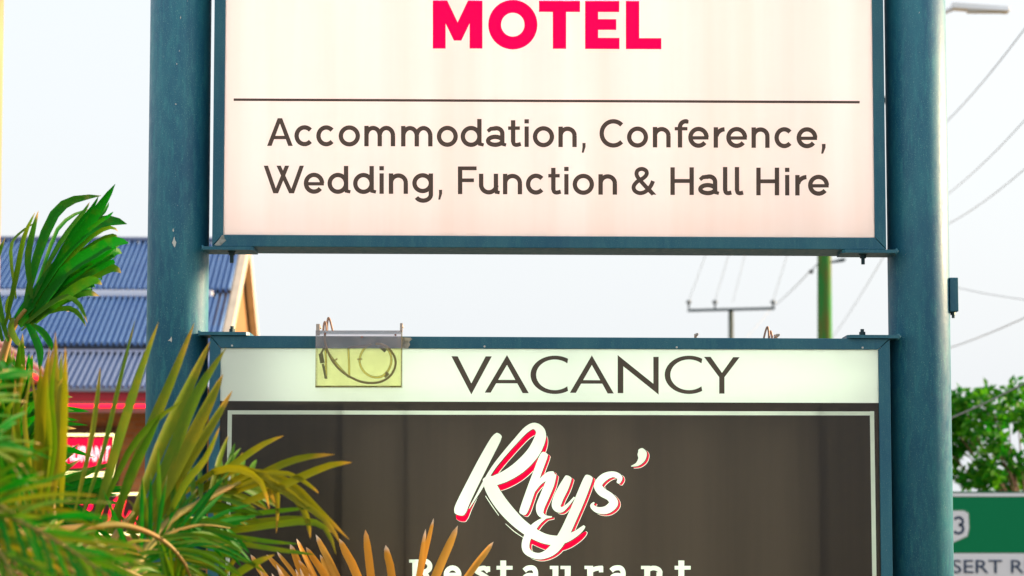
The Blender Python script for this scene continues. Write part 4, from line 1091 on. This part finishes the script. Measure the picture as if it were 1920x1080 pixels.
# arching fronds with narrow leaflets
auto_frond(PB, LO_, [(60,1000),(150,990),(230,985),(300,1010),(345,1055),(365,1110)], 6.71, 7.05, .012, 20, .24, 7, .30, 70, 35, .58, rb=.1, rs=.6)
auto_frond(PB, LO_, [(0,1050),(90,1030),(180,1050),(260,1080),(320,1120)], 6.54, 6.88, .012, 20, .16, 9, .25, 65, 30, .2, rb=.1, rs=.6)
auto_frond(PB, LO_, [(225,1150),(270,1040),(345,960),(420,915),(470,900)], 6.97, 7.40, .012, 20, .22, 11, .12, 60, 25, .2, rb=.1, rs=.6)
auto_frond(PB, LG_, [(225,1150),(250,1070),(300,1010),(370,985),(430,990)], 6.97, 7.22, .010, 20, .22, 9, .1, 55, 25, .1, rb=0, rs=.5)
PD = palm('nearest palm, long yellow green fronds blurred and drooping below the glowing red signs', -140, 930, 5.3, .07)
for rch, da, db, ln, wp, m, sd_ in (([(-140,930),(-20,960),(80,1030),(160,1090),(220,1150)], 5.3, 5.5, .13, 10, LO_, (1, -1)), ([(-140,930),(-40,930),(60,990),(150,1075),(190,1130)], 5.3, 5.2, .20, 12, LO_, (1, -1)),
                           ([(-140,930),(-80,850),(-30,820),(10,840),(35,900)], 5.3, 5.6, .16, 12, LG_, (1, -1)), ([(-140,930),(-60,970),(10,1050),(40,1130)], 5.3, 5.0, .22, 13, LO_, (1, -1)),
                           ([(-140,930),(-30,950),(100,1010),(230,1100)], 5.3, 5.0, .20, 12, LG_, (1, -1)), ([(-140,930),(-80,800),(-30,720),(20,690)], 5.3, 5.8, .16, 12, LG_, (1, -1))):
    auto_frond(PD, m, rch, da, db, .006, 16, ln, wp * .8, .10, 48, 20, .22, side=sd_, rb=.05, rs=.9)
auto_frond(PB, LG_, [(225,1150),(262,1090),(290,1030),(330,990),(360,970)], 6.97, 7.57, .012, 26, .18, 8, .10, 60, 25, .12, rb=0, rs=.8)
auto_frond(PB, LG_, [(225,1150),(190,1110),(120,1060),(60,1025),(0,1000)], 6.97, 7.3, .012, 22, .11, 8, .10, 60, 25, .12, rb=.1, rs=.8)
for rch, da, db in (([(-70,960),(-30,880),(20,800),(50,740)], 9.3, 9.0), ([(-70,960),(-30,900),(10,850),(50,835)], 9.3, 8.8), ([(-70,960),(-20,960),(60,940),(140,945)], 9.3, 9.4)):
    auto_frond(PA, LG_, rch, da, db, .016, 28, .34, 15, .12, 60, 25, .15, rb=0, rs=.7)
# dry orange tips
d = 9.75
def dryset(items):
    out = []
    for tx_, ty, bx, by, wpx in items:
        k = (1330 - by) / 245.0
        cx_ = bx + (725 - bx) * .35; cy_ = by + 90
        out.append(([(725 + (bx - 725) * .35, 1290), (cx_, cy_), (bx, by), ((tx_ * 2 + bx) / 3, (ty * 2 + by) / 3), (tx_, ty)], wpx * random.uniform(.75, .95), random.random(), d, d + random.uniform(-.15, .15)))
    return out
ld = dryset([(500,1040,545,1090,13),(519,1034,556,1082,12),(544,1020,572,1085,16),(556,1010,592,1085,15),(574,1026,612,1085,17),(592,1002,633,1085,17),(636,1010,672,1085,20),(685,993,696,1085,18),(723,1022,735,1085,19),(798,992,784,1085,12),(813,972,786,1085,14),(858,986,815,1085,18),(925,1016,874,1085,16),(600,1040,622,1090,12),(560,1050,590,1092,12),(470,1040,500,1085,14)])
frond(PC, LD_, [(725,1330),(724,1310),(722,1290)], 9.7, 9.72, .02, ld, 3.5)
auto_frond(PC, LD_, [(725,1330),(640,1230),(560,1180),(480,1170)], 9.7, 9.4, .014, 22, .28, 15, .02, 55, 25, .2)
auto_frond(PC, LD_, [(725,1330),(800,1240),(880,1190),(960,1190)], 9.7, 9.5, .014, 22, .18, 15, .02, 55, 25, .2)
